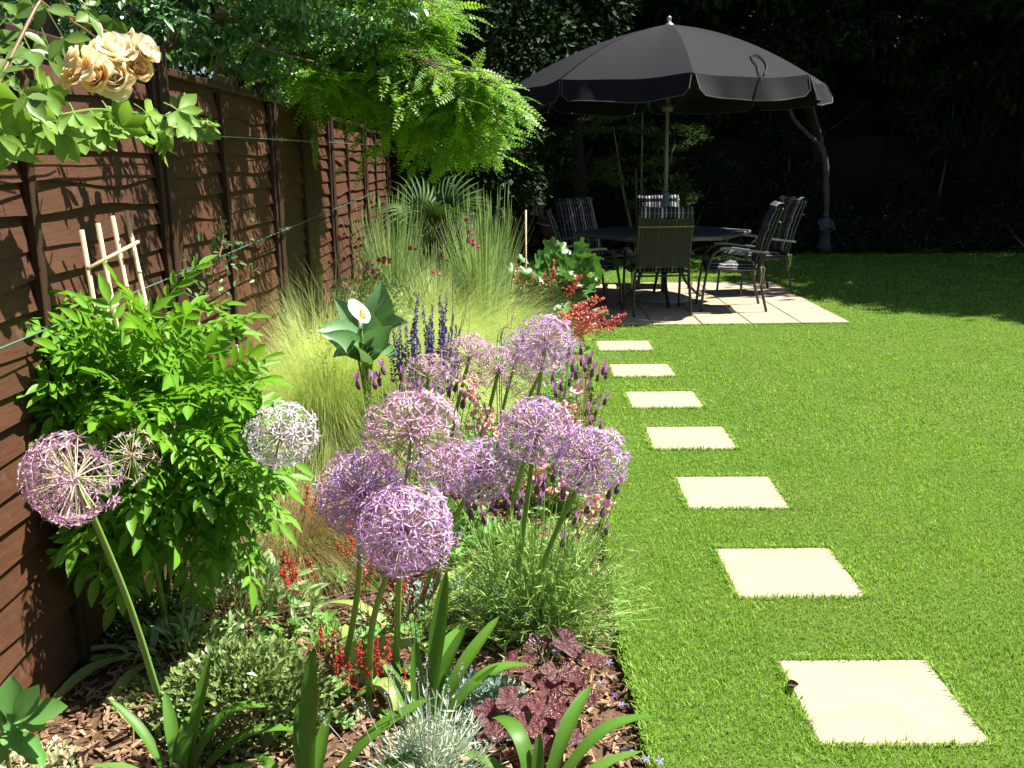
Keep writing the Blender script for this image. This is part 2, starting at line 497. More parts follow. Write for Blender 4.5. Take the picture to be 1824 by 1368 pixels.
def grass(N, y0, y1, pw, L0, L1, W0, W1, xr):
    y = y0 + (y1 - y0) * rng.random(N) ** pw + np.where(rng.random(N) < .5, rng.normal(size=N) * .55, 0)
    y = y[y > 1.7]; N = len(y)
    xa = np.where(y < 9.0, edge_x(y) - .012, 0.03); xb = xr(y)
    x = xa + (xb - xa) * rng.random(N)
    pad = np.where(rng.random(N) < .35, -0.002, 0.008) + rng.normal(size=N) * .004
    keep = ~on_paving(x, y, pad)
    x, y = x[keep], y[keep]; N = len(x)
    clump = np.sin(x * 7.3 + 1.7 * np.sin(y * 3.1)) * np.sin(y * 6.1 + 1.3 * np.sin(x * 4.7))
    L = rng.uniform(L0, L1, N) * (1 + .22 * clump); W = rng.uniform(W0, W1, N)
    az = rng.random(N) * 2 * PI; lean = rng.uniform(.1, 1.0, N)
    h = np.stack([np.cos(az), np.sin(az), 0 * az], 1); up = np.array([0, 0, 1.0])
    sd = np.stack([-np.sin(az + rng.normal(size=N)), np.cos(az), 0 * az], 1)
    b = np.stack([x, y, np.full(N, -.003)], 1)
    m = b + (h * (lean * .33)[:, None] + up) * (L * .55)[:, None]
    t = m + (h * lean[:, None] + up * (1 - .45 * lean[:, None])) * (L * .5)[:, None]
    w = (sd * W[:, None]) / 2
    V = np.stack([b - w, b + w, m - w * .85, m + w * .85, t], 1).reshape(-1, 3)
    o = (np.arange(N) * 5)[:, None]
    tone = np.clip(rng.beta(3, 3, N) * .8 + .12 * clump + .08, 0, .94); tone[rng.random(N) < .035] = 1.0
    return V, o + np.array([0, 1, 3, 2]), o + np.array([2, 3, 4]), np.repeat(tone, 5)
gm = MB()
for a in ((205000, 1.9, 5.0, 1.0, .013, .026, .0021, .0038, lambda y: .58 * y + 1.5),
          (130000, 5.0, 9.6, 1.0, .014, .027, .0036, .0064, lambda y: .55 * y + 1.5),
          (72000, 9.6, 16.0, 1.0, .017, .032, .006, .011, lambda y: .54 * y + 1.5)):
    V, q, t, tn = grass(*a); gm.add(V, q, t, tn)
# longer uncut blades where the lawn meets bed and paving
N = 5200; y = rng.uniform(2.0, 9.0, N); x = edge_x(y) + rng.normal(size=N) * .012
E_ = np.stack([x, y], 1)
for sx, sy, a in SA:
    M = 900; s_ = rng.integers(0, 4, M); u = rng.uniform(-.235, .235, M); v = np.full(M, .229) + rng.normal(size=M) * .006
    uu = np.choose(s_, [u, u, v, -v]); vv = np.choose(s_, [v, -v, u, u])
    E_ = np.vstack([E_, np.stack([sx + uu * math.cos(a) + vv * math.sin(a), sy - uu * math.sin(a) + vv * math.cos(a)], 1)])
M = 1800; u = rng.uniform(-1.6, 1.6, M); s_ = rng.integers(0, 3, M); v = 1.59 + rng.normal(size=M) * .012
uu = np.choose(s_, [u, u, v]); vv = np.choose(s_, [v, -v, u])
E_ = np.vstack([E_, np.stack([PAT_C[0] + uu * math.cos(PAT_A) - vv * math.sin(PAT_A), PAT_C[1] + uu * math.sin(PAT_A) + vv * math.cos(PAT_A)], 1)])
N = len(E_); az = rng.random(N) * 2 * PI; h = np.stack([np.cos(az), np.sin(az), 0 * az], 1); up = np.array([0, 0, 1.0])
L = rng.uniform(.015, .038, N); lean = rng.uniform(.2, 1.5, N)[:, None]; W = rng.uniform(.0018, .0036, N) * (1 + .12 * E_[:, 1])
b = np.column_stack([E_, np.full(N, -.003)]); sd = np.stack([-np.sin(az), np.cos(az), 0 * az], 1) * W[:, None] / 2
m = b + nrm(h * lean * .4 + up) * (L * .55)[:, None]; t = m + nrm(h * lean + up * .45) * (L * .5)[:, None]
o = (np.arange(N) * 5)[:, None]
gm.add(np.stack([b - sd, b + sd, m - sd * .85, m + sd * .85, t], 1).reshape(-1, 3), o + np.array([0, 1, 3, 2]), o + np.array([2, 3, 4]), np.repeat(rng.random(N) * .9, 5))
gm.build('grass', M_GRASS, kind='stuff')

# --- left fence of waney lap panels
n = NT('fence_wood'); o = n.obj(); at = n.n('ShaderNodeAttribute', attribute_name='tone').outputs['Fac']; oi = n.n('ShaderNodeObjectInfo').outputs['Random']
st = n.scaled(o, (1, .6, 14))
c = n.mix(n.noise(9, 5, st), (0.04401, 0.01608, 0.006771), (0.1058, 0.04147, 0.01778))
c = n.mix(n.math('MULTIPLY', oi, 0.45), c, (0.05005, 0.02134, 0.0103))
geo = n.n('ShaderNodeNewGeometry').outputs['Position']
c = n.mix(n.math('MULTIPLY', n.ramp(n.noise(22, 4, st), 0.50, 0.64), .55), c, (0.026, 0.010, 0.005))
c = n.mix(n.math('MULTIPLY', n.ramp(n.noise(3.5, 5, n.scaled(geo, (1, 1, .5)), .7), 0.50, 0.75), .35), c, (0.125, 0.060, 0.032))
c = n.mix(n.math('MULTIPLY', n.ramp(n.noise(18, 5, geo), 0.62, 0.74), 0.55), c, (0.112, 0.068, 0.0464))
c = n.mix(n.math('MULTIPLY', n.ramp(n.noise(2.3, 3, geo), 0.5, 0.75), 0.35), c, (0.028, 0.0136, 0.008))
M_FENCE = n.done(n.pbr(c, 0.55, 0.35, bump=n.noise(60, 4, st), bstr=0.35, bdist=0.006))
M_BATTEN = plain_mat('fence_batten', (0.0225, 0.00975, 0.00525), (0.0435, 0.01875, 0.00975), 0.6, 0.3, scale=6, bump=.3, stretch=(6, 6, .7))
fence = thing('fence', 'brown lap panel fence with posts along the left of the flower bed', 'fence', (fence_x(3.9), 3.9, 0), math.atan(-FXS))
fb = fence.location.copy()
def board_mesh(W, hgt, seed):
    """One waney edged board, face towards +x, along y; bottom edge uneven and proud."""
    r_ = np.random.default_rng(seed); k = 19; u = np.linspace(0, 1, k)
    wav = np.zeros(k)
    for _ in range(3): wav += r_.uniform(.002, .008) * np.sin(u * r_.uniform(4, 15) + r_.uniform(0, 6))
    for _ in range(r_.integers(0, 3)):
        c0 = r_.random(); wav += r_.uniform(-.022, .026) * np.exp(-((u - c0) / r_.uniform(.02, .08)) ** 2)
    yb = (u - .5) * W; warp = r_.normal() * .004 * np.sin(u * PI)
    V = []
    for i in range(k):
        zb = -hgt / 2 + wav[i]
        V += [(.002 + warp[i], yb[i], hgt / 2), (.025 + warp[i] + .4 * abs(wav[i]), yb[i], zb), (.005 + warp[i], yb[i], zb - .001), (-.006 + warp[i], yb[i], hgt / 2)]
    q = []
    for i in range(k - 1):
        a = i * 4
        for j in range(4): q.append((a + j, a + (j + 1) % 4, a + 4 + (j + 1) % 4, a + 4 + j))
    q += [(0, 3, 2, 1), ((k - 1) * 4, (k - 1) * 4 + 1, (k - 1) * 4 + 2, (k - 1) * 4 + 3)]
    return MB().add(V, q, None, r_.random()).mesh('board', M_FENCE)
BM = [board_mesh(1.81, .128, s) for s in range(26)]
bat = MB().add(*box((.018, 0, 0), (.024, .042, 1.80), bev=.003)).mesh('batten', M_BATTEN)
capm = MB().add(*box((.004, 0, 0), (.07, 1.82, .030), bev=.004)).mesh('cap_rail', M_BATTEN)
postm = MB().add(*box((0, 0, 0), (.10, .095, 2.02), bev=.005)).mesh('post', M_BATTEN)
bi = 0
for k_ in range(-2, 7):
    y0 = 3.90 + 1.91 * k_
    o = link('post', postm, fence); o.location = (.0, y0 - 3.9, .92 + (0.02 if k_ % 2 else 0))
    if k_ >= 5: continue
    yc = y0 + .955
    pn = link('panel', bpy.data.meshes.new('panel'), fence)
    # the panel body is its back boarding, the lap boards and battens sit on it
    b_ = MB().add(*box((-.022, 0, 0), (.010, 1.80, 1.72), bev=0)); me_ = b_.mesh('panel', M_BATTEN); pn.data = me_
    dz = [.0, .0, 0, -.02, -.05, -.05, -.05][max(0, min(6, k_ + 1))]
    pn.location = (0, yc - 3.9, .95 + dz)
    for r_ in range(21):
        o = link('board', BM[(bi * 7 + r_ * 5) % 26], pn); bi += 1
        flip = bi % 2
        o.location = (-.008 + rng.uniform(-.002, .002), 0, .83 - .0875 * r_ + rng.uniform(-.006, .006))
        o.rotation_euler = (rng.normal() * .004, 0, 0)
        if flip: o.scale = (1, -1, 1)
    for yb in ((-.885, -.12, .885) if k_ >= 0 else (-.885, -.18, .885)):
        o = link('batten', bat, pn); o.location = (.006, yb, -.03)
    o = link('cap_rail', capm, pn); o.location = (0, 0, .900)

# wires with tensioners
M_WIRE = plain_mat('galvanised_wire', (0.35, 0.37, 0.38), (0.5, 0.52, 0.53), 0.35, 0.5, 0.9)
M_WIREG = plain_mat('coated_wire', (0.05, 0.14, 0.11), (0.09, 0.2, 0.16), 0.4, 0.5)
for nm, z0, z1, lab, mt in (('wire', 1.06, 1.215, 'lower green training wire stretched along the brown fence', M_WIREG), ('wire', 1.60, 1.665, 'upper thin training wire stretched near the fence top', M_WIRE)):
    w = thing('training_wire', lab, 'wire', (fence_x(2) + .075, 2.0, z0), group='training wires on the fence')
    ya, yb = 1.6, 10.0
    P = [((fence_x(y) - fence_x(2)), y - 2, (z1 - z0) * (y - 2) / 8) for y in np.linspace(ya, yb, 16)]
    MB().add(*tube(P, .0026, 5)).build('wire', mt, w)
    for y in (3.9, 5.76, 7.68, 9.55):
        x = fence_x(y) - fence_x(2); z = (z1 - z0) * (y - 2) / 8; b = MB()
        b.add(*tube([(x, y - 2 - .035, z), (x, y - 2 + .045, z)], .009, 8))
        b.add(*tube([(x - .07, y - 2.0, z), (x, y - 2, z), (x + .006, y - 2, z + .012)], .004, 6))
        b.build('tensioner', M_WIRE, w)
# ================================================================== FURNITURE ON THE PATIO
PZ = 0.018                                                  # top of the paving
M_TUBE = plain_mat('grey_tube', (0.0323, 0.03485, 0.0374), (0.0493, 0.0527, 0.0561), 0.38, 0.5, 0.35, bump=.05)
M_ARM = plain_mat('armrest', (0.20, 0.20, 0.20), (0.27, 0.27, 0.265), 0.45, 0.5, 0.3, bump=.05)
M_TOP = plain_mat('table_top', (0.085, 0.095, 0.105), (0.115, 0.125, 0.135), 0.42, 0.5, 0.2, scale=30, bump=.1)
def sling_mat():
    n = NT('sling_mesh'); o = n.obj()
    c = n.mix(n.noise(240, 2, o), (0.020, 0.020, 0.018), (0.050, 0.049, 0.042))
    p = n.pbr(c, 0.7, 0.3); tr = n.n('ShaderNodeBsdfTransparent'); ms = n.n('ShaderNodeMixShader')
    n.l(n.math('MULTIPLY', n.ramp(n.noise(900, 1, o), .48, .6), .45), ms.inputs[0])
    n.l(p.outputs[0], ms.inputs[1]); n.l(tr.outputs[0], ms.inputs[2])
    return n.done(ms)
M_SLING = sling_mat()
def plaid_mat(name, second):
    n = NT(name); sp = n.n('ShaderNodeSeparateXYZ'); n.l(n.obj(), sp.inputs[0])
    def band(v, per, c0, wd):
        f = n.math('FRACT', n.math('ADD', n.math('DIVIDE', v, per), 40 + c0))
        return n.math('LESS_THAN', f, wd / per)
    x, y = sp.outputs[0], sp.outputs[second]
    c = n.mix(n.noise(300, 2, n.obj()), (0.010, 0.012, 0.022), (0.022, 0.024, 0.036))
    for v, per, c0, wd, col, k in ((x, .155, .1, .010, (.55, .56, .58), .75), (x, .155, .36, .018, (.62, .62, .62), .85), (x, .155, .55, .006, (.5, .47, .30), .8), (x, .155, .78, .006, (.42, .42, .44), .7),
                                   (y, .15, .15, .014, (.55, .56, .6), .14), (y, .15, .55, .010, (.5, .48, .35), .10)):
        c = n.mix(n.math('MULTIPLY', band(v, per, c0, wd), k * .62), c, col)
    return n.done(n.pbr(c, 0.9, 0.15, bump=n.noise(400, 2, n.obj()), bstr=.3, bdist=.002))
M_PLAID_S, M_PLAID_B = plaid_mat('plaid_seat', 1), plaid_mat('plaid_back', 2)
M_TIE = plain_mat('cushion_tie', (0.36, 0.31, 0.15), (0.46, 0.40, 0.22), 0.9)

CH = None
def make_chair(label):
    t = thing('garden_chair', label, 'chair', group='chairs around the garden table')
    for s in (-1, 1):
        P = bez([(s * .285, .30, 0), (s * .285, .275, .25), (s * .285, .235, .48), (s * .287, .185, .60), (s * .288, .10, .645)], 6)
        MB().add(*tube(P, .0135, 8)).build('leg', M_TUBE, t, smooth=True)
        P = bez([(s * .275, -.335, 0), (s * .27, -.285, .22), (s * .262, -.255, .42), (s * .258, -.275, .52)], 6)
        MB().add(*tube(P, .0135, 8)).build('leg', M_TUBE, t, smooth=True)
        P = bez([(s * .288, .13, .648), (s * .290, .02, .650), (s * .288, -.14, .628), (s * .280, -.335, .60)], 5)
        wd = [.030] * len(P); mb = MB()
        V, q, _ = strip(P, np.full(len(P), .046), (0, 0, 1), .02); n_ = len(V)
        mb.add(np.vstack([V + (0, 0, .011), V - (0, 0, .011)]), q + [tuple(i + n_ for i in f[::-1]) for f in q] +
               [(3 * i, 3 * i + 3, 3 * i + 3 + n_, 3 * i + n_) for i in range(len(P) - 1)] + [(3 * i + 2, 3 * i + 2 + n_, 3 * i + 5 + n_, 3 * i + 5) for i in range(len(P) - 1)] + [(0, n_, n_ + 1, 1), (1, n_ + 1, n_ + 2, 2)])
        mb.build('armrest', M_ARM, t)
    mb = MB()
    for s in (-1, 1):
        mb.add(*tube(bez([(s * .258, -.275, .50), (s * .252, -.345, .72), (s * .250, -.415, .92), (s * .248, -.455, 1.045)], 5), .0125, 8))
        mb.add(*tube([(s * .262, -.26, .435), (s * .272, .02, .425), (s * .28, .262, .44)], .011, 8))
    mb.add(*tube(bez([(-.248, -.455, 1.045), (0, -.470, 1.045), (.248, -.455, 1.045)], 6), .0125, 8))
    mb.add(*tube(bez([(-.25, -.44, .995), (0, -.452, .968), (.25, -.44, .995)], 6), .009, 8))
    mb.add(*tube([(-.265, -.255, .40), (.265, -.255, .40)], .010, 8)); mb.add(*tube([(-.28, .255, .43), (.28, .255, .43)], .010, 8))
    mb.build('frame', M_TUBE, t, smooth=True)
    bk = bez([(0, -.30, .49), (0, -.35, .72), (0, -.418, .92), (0, -.438, .975)], 4)
    V = np.concatenate([bk + (s * .248 * 1, 0.012 * (1 - s * s) - .004, 0) for s in (-1, -.5, 0, .5, 1)]); k = len(bk)
    MB().add(V, [(a * k + i, a * k + i + 1, (a + 1) * k + i + 1, (a + 1) * k + i) for a in range(4) for i in range(k - 1)]).build('back_sling', M_SLING, t, smooth=True)
    st = np.array([(0, -.25, .43), (0, -.1, .418), (0, .1, .418), (0, .25, .437)])
    V = np.concatenate([st + (s * .262, 0, -.012 * (1 - s * s)) for s in (-1, -.5, 0, .5, 1)]); k = 4
    MB().add(V, [(a * k + i, a * k + i + 1, (a + 1) * k + i + 1, (a + 1) * k + i) for a in range(4) for i in range(k - 1)]).build('seat_sling', M_SLING, t, smooth=True)
    return t
def pad(fn, nu, nv, th, quilt):
    """Stuffed pad over fn(u, v) -> (point, normal)."""
    V1, V2 = [], []
    for i in range(nu + 1):
        for j in range(nv + 1):
            u, v = i / nu, j / nv; P, N_ = fn(u, v)
            f = (1 - abs(2 * u - 1) ** 5) ** .5 * (1 - abs(2 * v - 1) ** 8) ** .5
            f *= 1 - .38 * sum(math.exp(-((v - q_) / .03) ** 2) for q_ in quilt)
            V1.append(np.array(P) + np.array(N_) * th * f); V2.append(np.array(P) - np.array(N_) * .004 * f)
    k = nv + 1; n_ = len(V1)
    q = [(i * k + j, (i + 1) * k + j, (i + 1) * k + j + 1, i * k + j + 1) for i in range(nu) for j in range(nv)]
    return np.array(V1 + V2), q + [tuple(a + n_ for a in f[::-1]) for f in q], None
def make_cushion(label, rumple=0):
    t = thing('chair_cushion', label, 'cushion', group='tartan cushions on the garden chairs')
    def sf(u, v): return ((u - .5) * .50, -.235 + v * .49, .436 + .02 * v * v + rumple * .015 * math.sin(9 * v + 4 * u)), (0, 0, 1)
    MB().add(*pad(sf, 12, 14, .050, (.33, .66))).build('seat_pad', M_PLAID_S, t, smooth=True)
    cv = bez([(0, -.245, .475), (0, -.30, .62), (0, -.355, .82), (0, -.425, 1.01), (0, -.443, 1.075)], 6)
    def bf(u, v):
        i = min(len(cv) - 2, int(v * (len(cv) - 1))); f = v * (len(cv) - 1) - i; p_ = cv[i] * (1 - f) + cv[i + 1] * f; d = nrm(cv[i + 1] - cv[i])
        return p_ + np.array([(u - .5) * .49, 0, 0]), (0, d[2], -d[1])
    MB().add(*pad(bf, 12, 22, .048, (.25, .5, .76))).build('back_pad', M_PLAID_B, t, smooth=True)
    hv = bez([(0, -.40, 1.06), (0, -.445, 1.092), (0, -.487, 1.07), (0, -.482, .985)], 5); k = len(hv)
    V = np.concatenate([hv + (s * .25, .004 * math.sin(5 * s), (.006 * math.sin(7 * s + 1) if True else 0)) for s in np.linspace(-1, 1, 9)])
    MB().add(V, [(a * k + i, a * k + i + 1, (a + 1) * k + i + 1, (a + 1) * k + i) for a in range(8) for i in range(k - 1)]).build('back_flap', M_PLAID_B, t, smooth=True)
    mb = MB()
    for s in (-1, 1):
        P = bez([(s * .25, -.25, .46), (s * .285, -.27, .44), (s * .29, -.275, .36), (s * .285, -.262, .27)], 5); mb.add(*tube(P, .0045, 5))
        P = bez([(s * .25, -.25, .46), (s * .28, -.30, .45), (s * .282, -.295, .38), (s * .29, -.29, .31)], 5); mb.add(*tube(P, .0045, 5))
    mb.add(*tube(bez([(-.262, -.440, .90), (-.1, -.455, .90), (.1, -.455, .90), (.262, -.440, .90)], 4), .004, 5))
    mb.build('tie', M_TIE, t)
    return t
def copy_tree(o, parent=None):
    c = o.copy(); COL.objects.link(c)
    if parent is not None: c.parent = parent; c.matrix_parent_inverse.identity()
    for ch in list(o.children):
        if ch.name in DONE: continue
        copy_tree(ch, c)
    return c
DONE = set()
CHAIRS = [((1.44, 9.80), 2, 'grey garden chair in front of the table, its mesh back to the viewer', 'dark tartan cushion folded over the chair whose back faces the viewer'),
          ((2.20, 10.00), 84, 'grey garden chair on the right, nearer one, seen from the side', 'dark tartan cushion with sunlit seat on the nearer right chair'),
          ((2.72, 11.15), 104, 'grey garden chair on the far right with a tall cushioned back', 'dark tartan cushion standing tallest, on the farther right chair'),
          ((1.79, 11.85), 178, 'grey garden chair behind the parasol pole', 'dark tartan cushion partly hidden behind the parasol pole'),
          ((1.00, 11.50), 212, 'grey garden chair behind the table on the left', 'dark tartan cushion facing the viewer across the table, left of the pole'),
          ((0.76, 10.10), -78, 'grey garden chair in shade at the left end of the table', 'dark tartan cushion on the shaded left chair beside the red flowers')]
c0, k0 = None, None
for (xy, deg, l1, l2) in CHAIRS:
    if c0 is None: c, k_ = c0, k0 = make_chair(l1), make_cushion(l2, 0)
    else: c, k_ = copy_tree(c0), copy_tree(k0); c['label'] = l1; k_['label'] = l2
    for o in (c, k_): o.location = (*xy, PZ); o.rotation_euler = (0, 0, math.radians(deg)); o.scale = (1, 1, .955)

# --- hexagonal table
TC = np.array([1.60, 10.58])
tb = thing('garden_table', 'dark grey hexagonal garden table under the black parasol', 'table', (*TC, PZ))
def hexa(r, z, n=6, a0=0.0): return [(r * math.cos(a0 + i * 2 * PI / n), r * math.sin(a0 + i * 2 * PI / n), z) for i in range(n)]
mb = MB(); V = []
for r_, z in ((.90, .690), (.925, .692), (.94, .712), (.94, .726), (.93, .735), (.045, .735), (.045, .70)): V += hexa(r_, z)
q = [(i * 6 + j, i * 6 + (j + 1) % 6, i * 6 + 6 + (j + 1) % 6, i * 6 + 6 + j) for i in range(6) for j in range(6)]
q += [(36 + j, 36 + (j + 1) % 6, (j + 1) % 6, j) for j in range(6)]
mb.add(V, q); mb.build('table_top', M_TOP, tb)
for i in range(6):
    a = PI / 6 + i * PI / 3
    if i % 3 == 2: continue
    c_, s_ = math.cos(a), math.sin(a)
    P = bez([(c_ * r_, s_ * r_, z) for r_, z in ((.50, .69), (.33, .60), (.25, .42), (.31, .22), (.47, .06), (.55, .012))], 6)
    MB().add(*tube(P, .017, 8)).build('leg', M_TUBE, tb, smooth=True)
mb = MB(); mb.add(*tube([(.27 * math.cos(a), .27 * math.sin(a), .40) for a in np.linspace(0, 2 * PI, 25)], .010, 6, False)); mb.build('ring', M_TUBE, tb, smooth=True)

# --- parasol
M_CANVAS = plain_mat('black_canvas', (0.0072, 0.0070, 0.0102), (0.0105, 0.0102, 0.0140), 0.85, 0.18, scale=2.2, bump=.12, bscale=500, bdist=.002)
M_PIPING = plain_mat('canvas_edge', (0.03, 0.03, 0.036), (0.05, 0.05, 0.056), 0.7)
M_POLE = plain_mat('parasol_pole', (0.18, 0.18, 0.135), (0.24, 0.24, 0.18), 0.5, 0.5, 0.2)
M_COLLAR = plain_mat('parasol_collar', (0.10, 0.14, 0.13), (0.14, 0.18, 0.165), 0.5)
M_CHROME = plain_mat('finial', (0.5, 0.52, 0.55), (0.6, 0.6, 0.62), 0.2, 0.5, 0.8)
UC = np.array([1.635, 10.60]); PR = 1.60; PB, PT = 2.20, 2.80
pu = thing('parasol', 'large black eight-panel parasol with valance over the garden table', 'parasol', (*UC, PZ))
def rib(t):                                       # height along a rib, t 0..1
    return PT - (PT - PB) * (0.42 * t + 0.58 * t ** 2.1)
A0 = -PI / 2 + math.radians(-1)
NV = 8
for i in range(8):
    a, b = A0 + i * PI / 4, A0 + (i + 1) * PI / 4
    da, db = np.array([math.cos(a), math.sin(a)]), np.array([math.cos(b), math.sin(b)])
    V = []
    for k_ in range(15):
        t = k_ / 14 * .999 + .001
        for j in range(NV + 1):
            f = j / NV; p2 = (da * (1 - f) + db * f) * PR * t
            sag = .05 * math.sin(PI * f) * (t * (1.15 - .55 * t)) + .004 * math.sin(11 * f + i) * t + .004 * math.sin(31 * f + 2 * i) * t ** 5
            V.append((*(p2 * (1 - .015 * math.sin(PI * f) * t)), rib(t) - sag))
    w = NV + 1
    MB().add(V, [(k_ * w + j, k_ * w + j + 1, k_ * w + w + j + 1, k_ * w + w + j) for k_ in range(14) for j in range(NV)]).build('canopy_panel', M_CANVAS, pu, smooth=True)
    # valance: a hanging flap with rounded corners and a gap at each rib
    V = []; out = nrm(da + db); NJ = 20; rp = np.random.default_rng(i)
    ph = rp.uniform(0, 6, 3)
    for j in range(NJ + 1):
        f = .012 + .976 * j / NJ; p2 = (da * (1 - f) + db * f) * PR * (1 - .015 * math.sin(PI * f))
        top = PB - .05 * .6 * math.sin(PI * f) - .0045 * math.sin(11 * f + i)
        e = min(f, 1 - f); corner = min(1, math.sqrt(max(0, 1 - (1 - min(e / .05, 1)) ** 2)) * .75 + .25)
        h = (.195 + .008 * math.sin(7 * f + ph[0])) * corner
        for r_ in range(4):
            v = r_ / 3; fl = (.050 + .026 * math.sin(9 * f + ph[1]) + .014 * math.sin(21 * f + ph[2])) * v ** 1.2
            V.append((*(p2 + out * (fl + .002)), top - h * v + .003))
    w = 4
    vl = MB().add(V, [(j * w + r_, j * w + r_ + 1, j * w + w + r_ + 1, j * w + w + r_) for j in range(NJ) for r_ in range(3)]).build('valance', M_CANVAS, pu, smooth=True)
    E_ = [np.array(V[0]) + (V[3] - np.array(V[0])) * q_ for q_ in (.15, .5)] + [np.array(V[j * 4 + 3]) for j in range(NJ + 1)] + [np.array(V[NJ * 4]) + (V[NJ * 4 + 3] - np.array(V[NJ * 4])) * q_ for q_ in (.5, .15)]
    MB().add(*tube(E_, .0055, 5)).build('piping', M_PIPING, vl)
    R_ = [(*(da * PR * t), rib(t) - .018) for t in np.linspace(.03, .995, 9)]
    MB().add(*tube(R_, .006, 5)).build('rib', M_TUBE, pu)
    MB().add(*tube([(*(da * .05), 1.98), (*(da * .80), rib(.80 / PR) - .022)], .005, 5)).build('strut', M_TUBE, pu)
MB().add(*tube([(0, 0, .06), (0, 0, 2.79)], .020, 12)).build('pole', M_POLE, pu, smooth=True)
MB().add(*lathe([(.0, .78), (.036, .78), (.046, .80), (.046, 1.02), (.036, 1.04), (.036, 1.12), (.024, 1.15), (.0, 1.15)], 14)).build('collar', M_COLLAR, pu, smooth=True)
MB().add(*lathe([(.05, 1.95), (.06, 1.97), (.06, 2.0), (.03, 2.03)], 12)).build('runner', M_COLLAR, pu)
MB().add(*lathe([(.055, 2.785), (.050, 2.80), (.022, 2.815), (.020, 2.84), (.026, 2.85), (.026, 2.868), (.012, 2.88), (0, 2.882)], 12)).build('finial', M_CHROME, pu, smooth=True)
# tie cord lying over the right front panel
def on_canopy(px, py):
    best = None
    for Y in np.linspace(8.9, 12.4, 700):
        P = D(px, py, Y); d = P[:2] - UC; a = math.atan2(d[1], d[0]); w_ = (a - A0) % (PI / 4) - PI / 8
        t = np.linalg.norm(d) * math.cos(w_) / math.cos(PI / 8) / PR; f = w_ / (PI / 4) + .5
        if t > 1: continue
        if P[2] - PZ < rib(t) - .05 * math.sin(PI * f) * (t * (1.15 - .55 * t)) + .008: return P - np.array([*UC, PZ])
    return None
P = [on_canopy(*q_) for q_ in ((1362, 132), (1366, 118), (1360, 106), (1348, 98), (1338, 98), (1342, 108), (1349, 116), (1352, 128), (1356, 138))]
P = [p_ for p_ in P if p_ is not None]
if len(P) > 2:
    P.append(P[-1] + np.array([.005, -.06, -.12]))
    MB().add(*tube(bez(P, 4), .007, 5)).build('tie_cord', plain_mat('black_cord', (0.008, 0.008, 0.010), (0.012, 0.012, 0.014), 0.8), pu)
M_BASE = plain_mat('base_resin', (0.22, 0.235, 0.24), (0.30, 0.31, 0.31), 0.6)
ub = MB().add(*lathe([(.0, 0), (.285, 0), (.285, .018), (.27, .035), (.20, .062), (.10, .085), (.05, .095), (0, .096)], 32)).build('base', M_BASE, pu, smooth=True)
MB().add(*lathe([(.032, .09), (.032, .42), (.024, .43)], 14)).build('tube', M_TUBE, ub, smooth=True)

# --- terracotta pot behind the left chair
M_TERRA = plain_mat('terracotta', (0.34, 0.10, 0.045), (0.46, 0.155, 0.07), 0.85, 0.2)
pot = thing('terracotta_pot', 'orange terracotta pot in shade behind the left garden chair', 'plant pot', (0.62, 11.55, PZ))
MB().add(*lathe([(0, 0), (.14, 0), (.20, .38), (.17, .38), (.15, .32), (0, .32)], 24)).build('bowl', M_TERRA, pot, smooth=True)
MB().add(*lathe([(.20, .38), (.225, .385), (.23, .46), (.205, .47), (.19, .38)], 24)).build('rim', M_TERRA, pot, smooth=True)
# ================================================================== PLANTS
def leaves(parent, meshes, P, d, n=None, sc=1.0, name='leaf'):
    R = rots(d, n); sc = np.broadcast_to(np.asarray(sc, float), (len(P),))
    for i in range(len(P)):
        link(name, meshes[i % len(meshes)], parent, mw=mat4(R[i], P[i], sc[i]))
def pinnate(pairs, ll, lw, taper=0.3, droop=.25, fold=.2, nseg=3, end=True, a0=1.0, spread=.95):
    """Compound leaf along +y, length 1, with opposite leaflets."""
    base = leaf_tpl(nseg, lw, fold, .12); parts = []
    t = np.linspace(0, 1, 7); z = -droop * t ** 2
    ra = np.stack([0 * t, t, z], 1); V, q, _ = strip(ra, np.full(7, .02), (0, 0, 1), 0); parts.append((V, np.array(q), None))
    for k in range(pairs):
        tt = .28 + .68 * k / max(1, pairs - 1) if pairs > 1 else .6
        s = ll * (1 - taper * abs(2 * k / max(1, pairs - 1) - .8)) * rng.uniform(.85, 1.1)
        for sd in (-1, 1):
            an = spread * rng.uniform(.85, 1.1)
            d = np.array([sd * math.sin(an), math.cos(an), -.25 * rng.uniform(.2, 1.8)])
            R = rots(d, (0, .1, 1))[0]
            parts.append(xf(base, R, (0, tt, -droop * tt * tt), s))
    if end: parts.append(xf(base, rots((0, 1, -2 * droop), (0, 0, 1))[0], (0, 1, -droop), ll * 1.1))
    return join(parts)
def tmesh(name, tpl, mat, smooth=True, tone=None):
    if tone is None: tone = np.tile([.32, .85, .42], len(tpl[0]) // 3) if tpl[2] is None and len(tpl[0]) % 3 == 0 else .5     # paler midrib
    return MB().add(tpl[0], tpl[1], tpl[2], tone).mesh(name, mat, smooth)
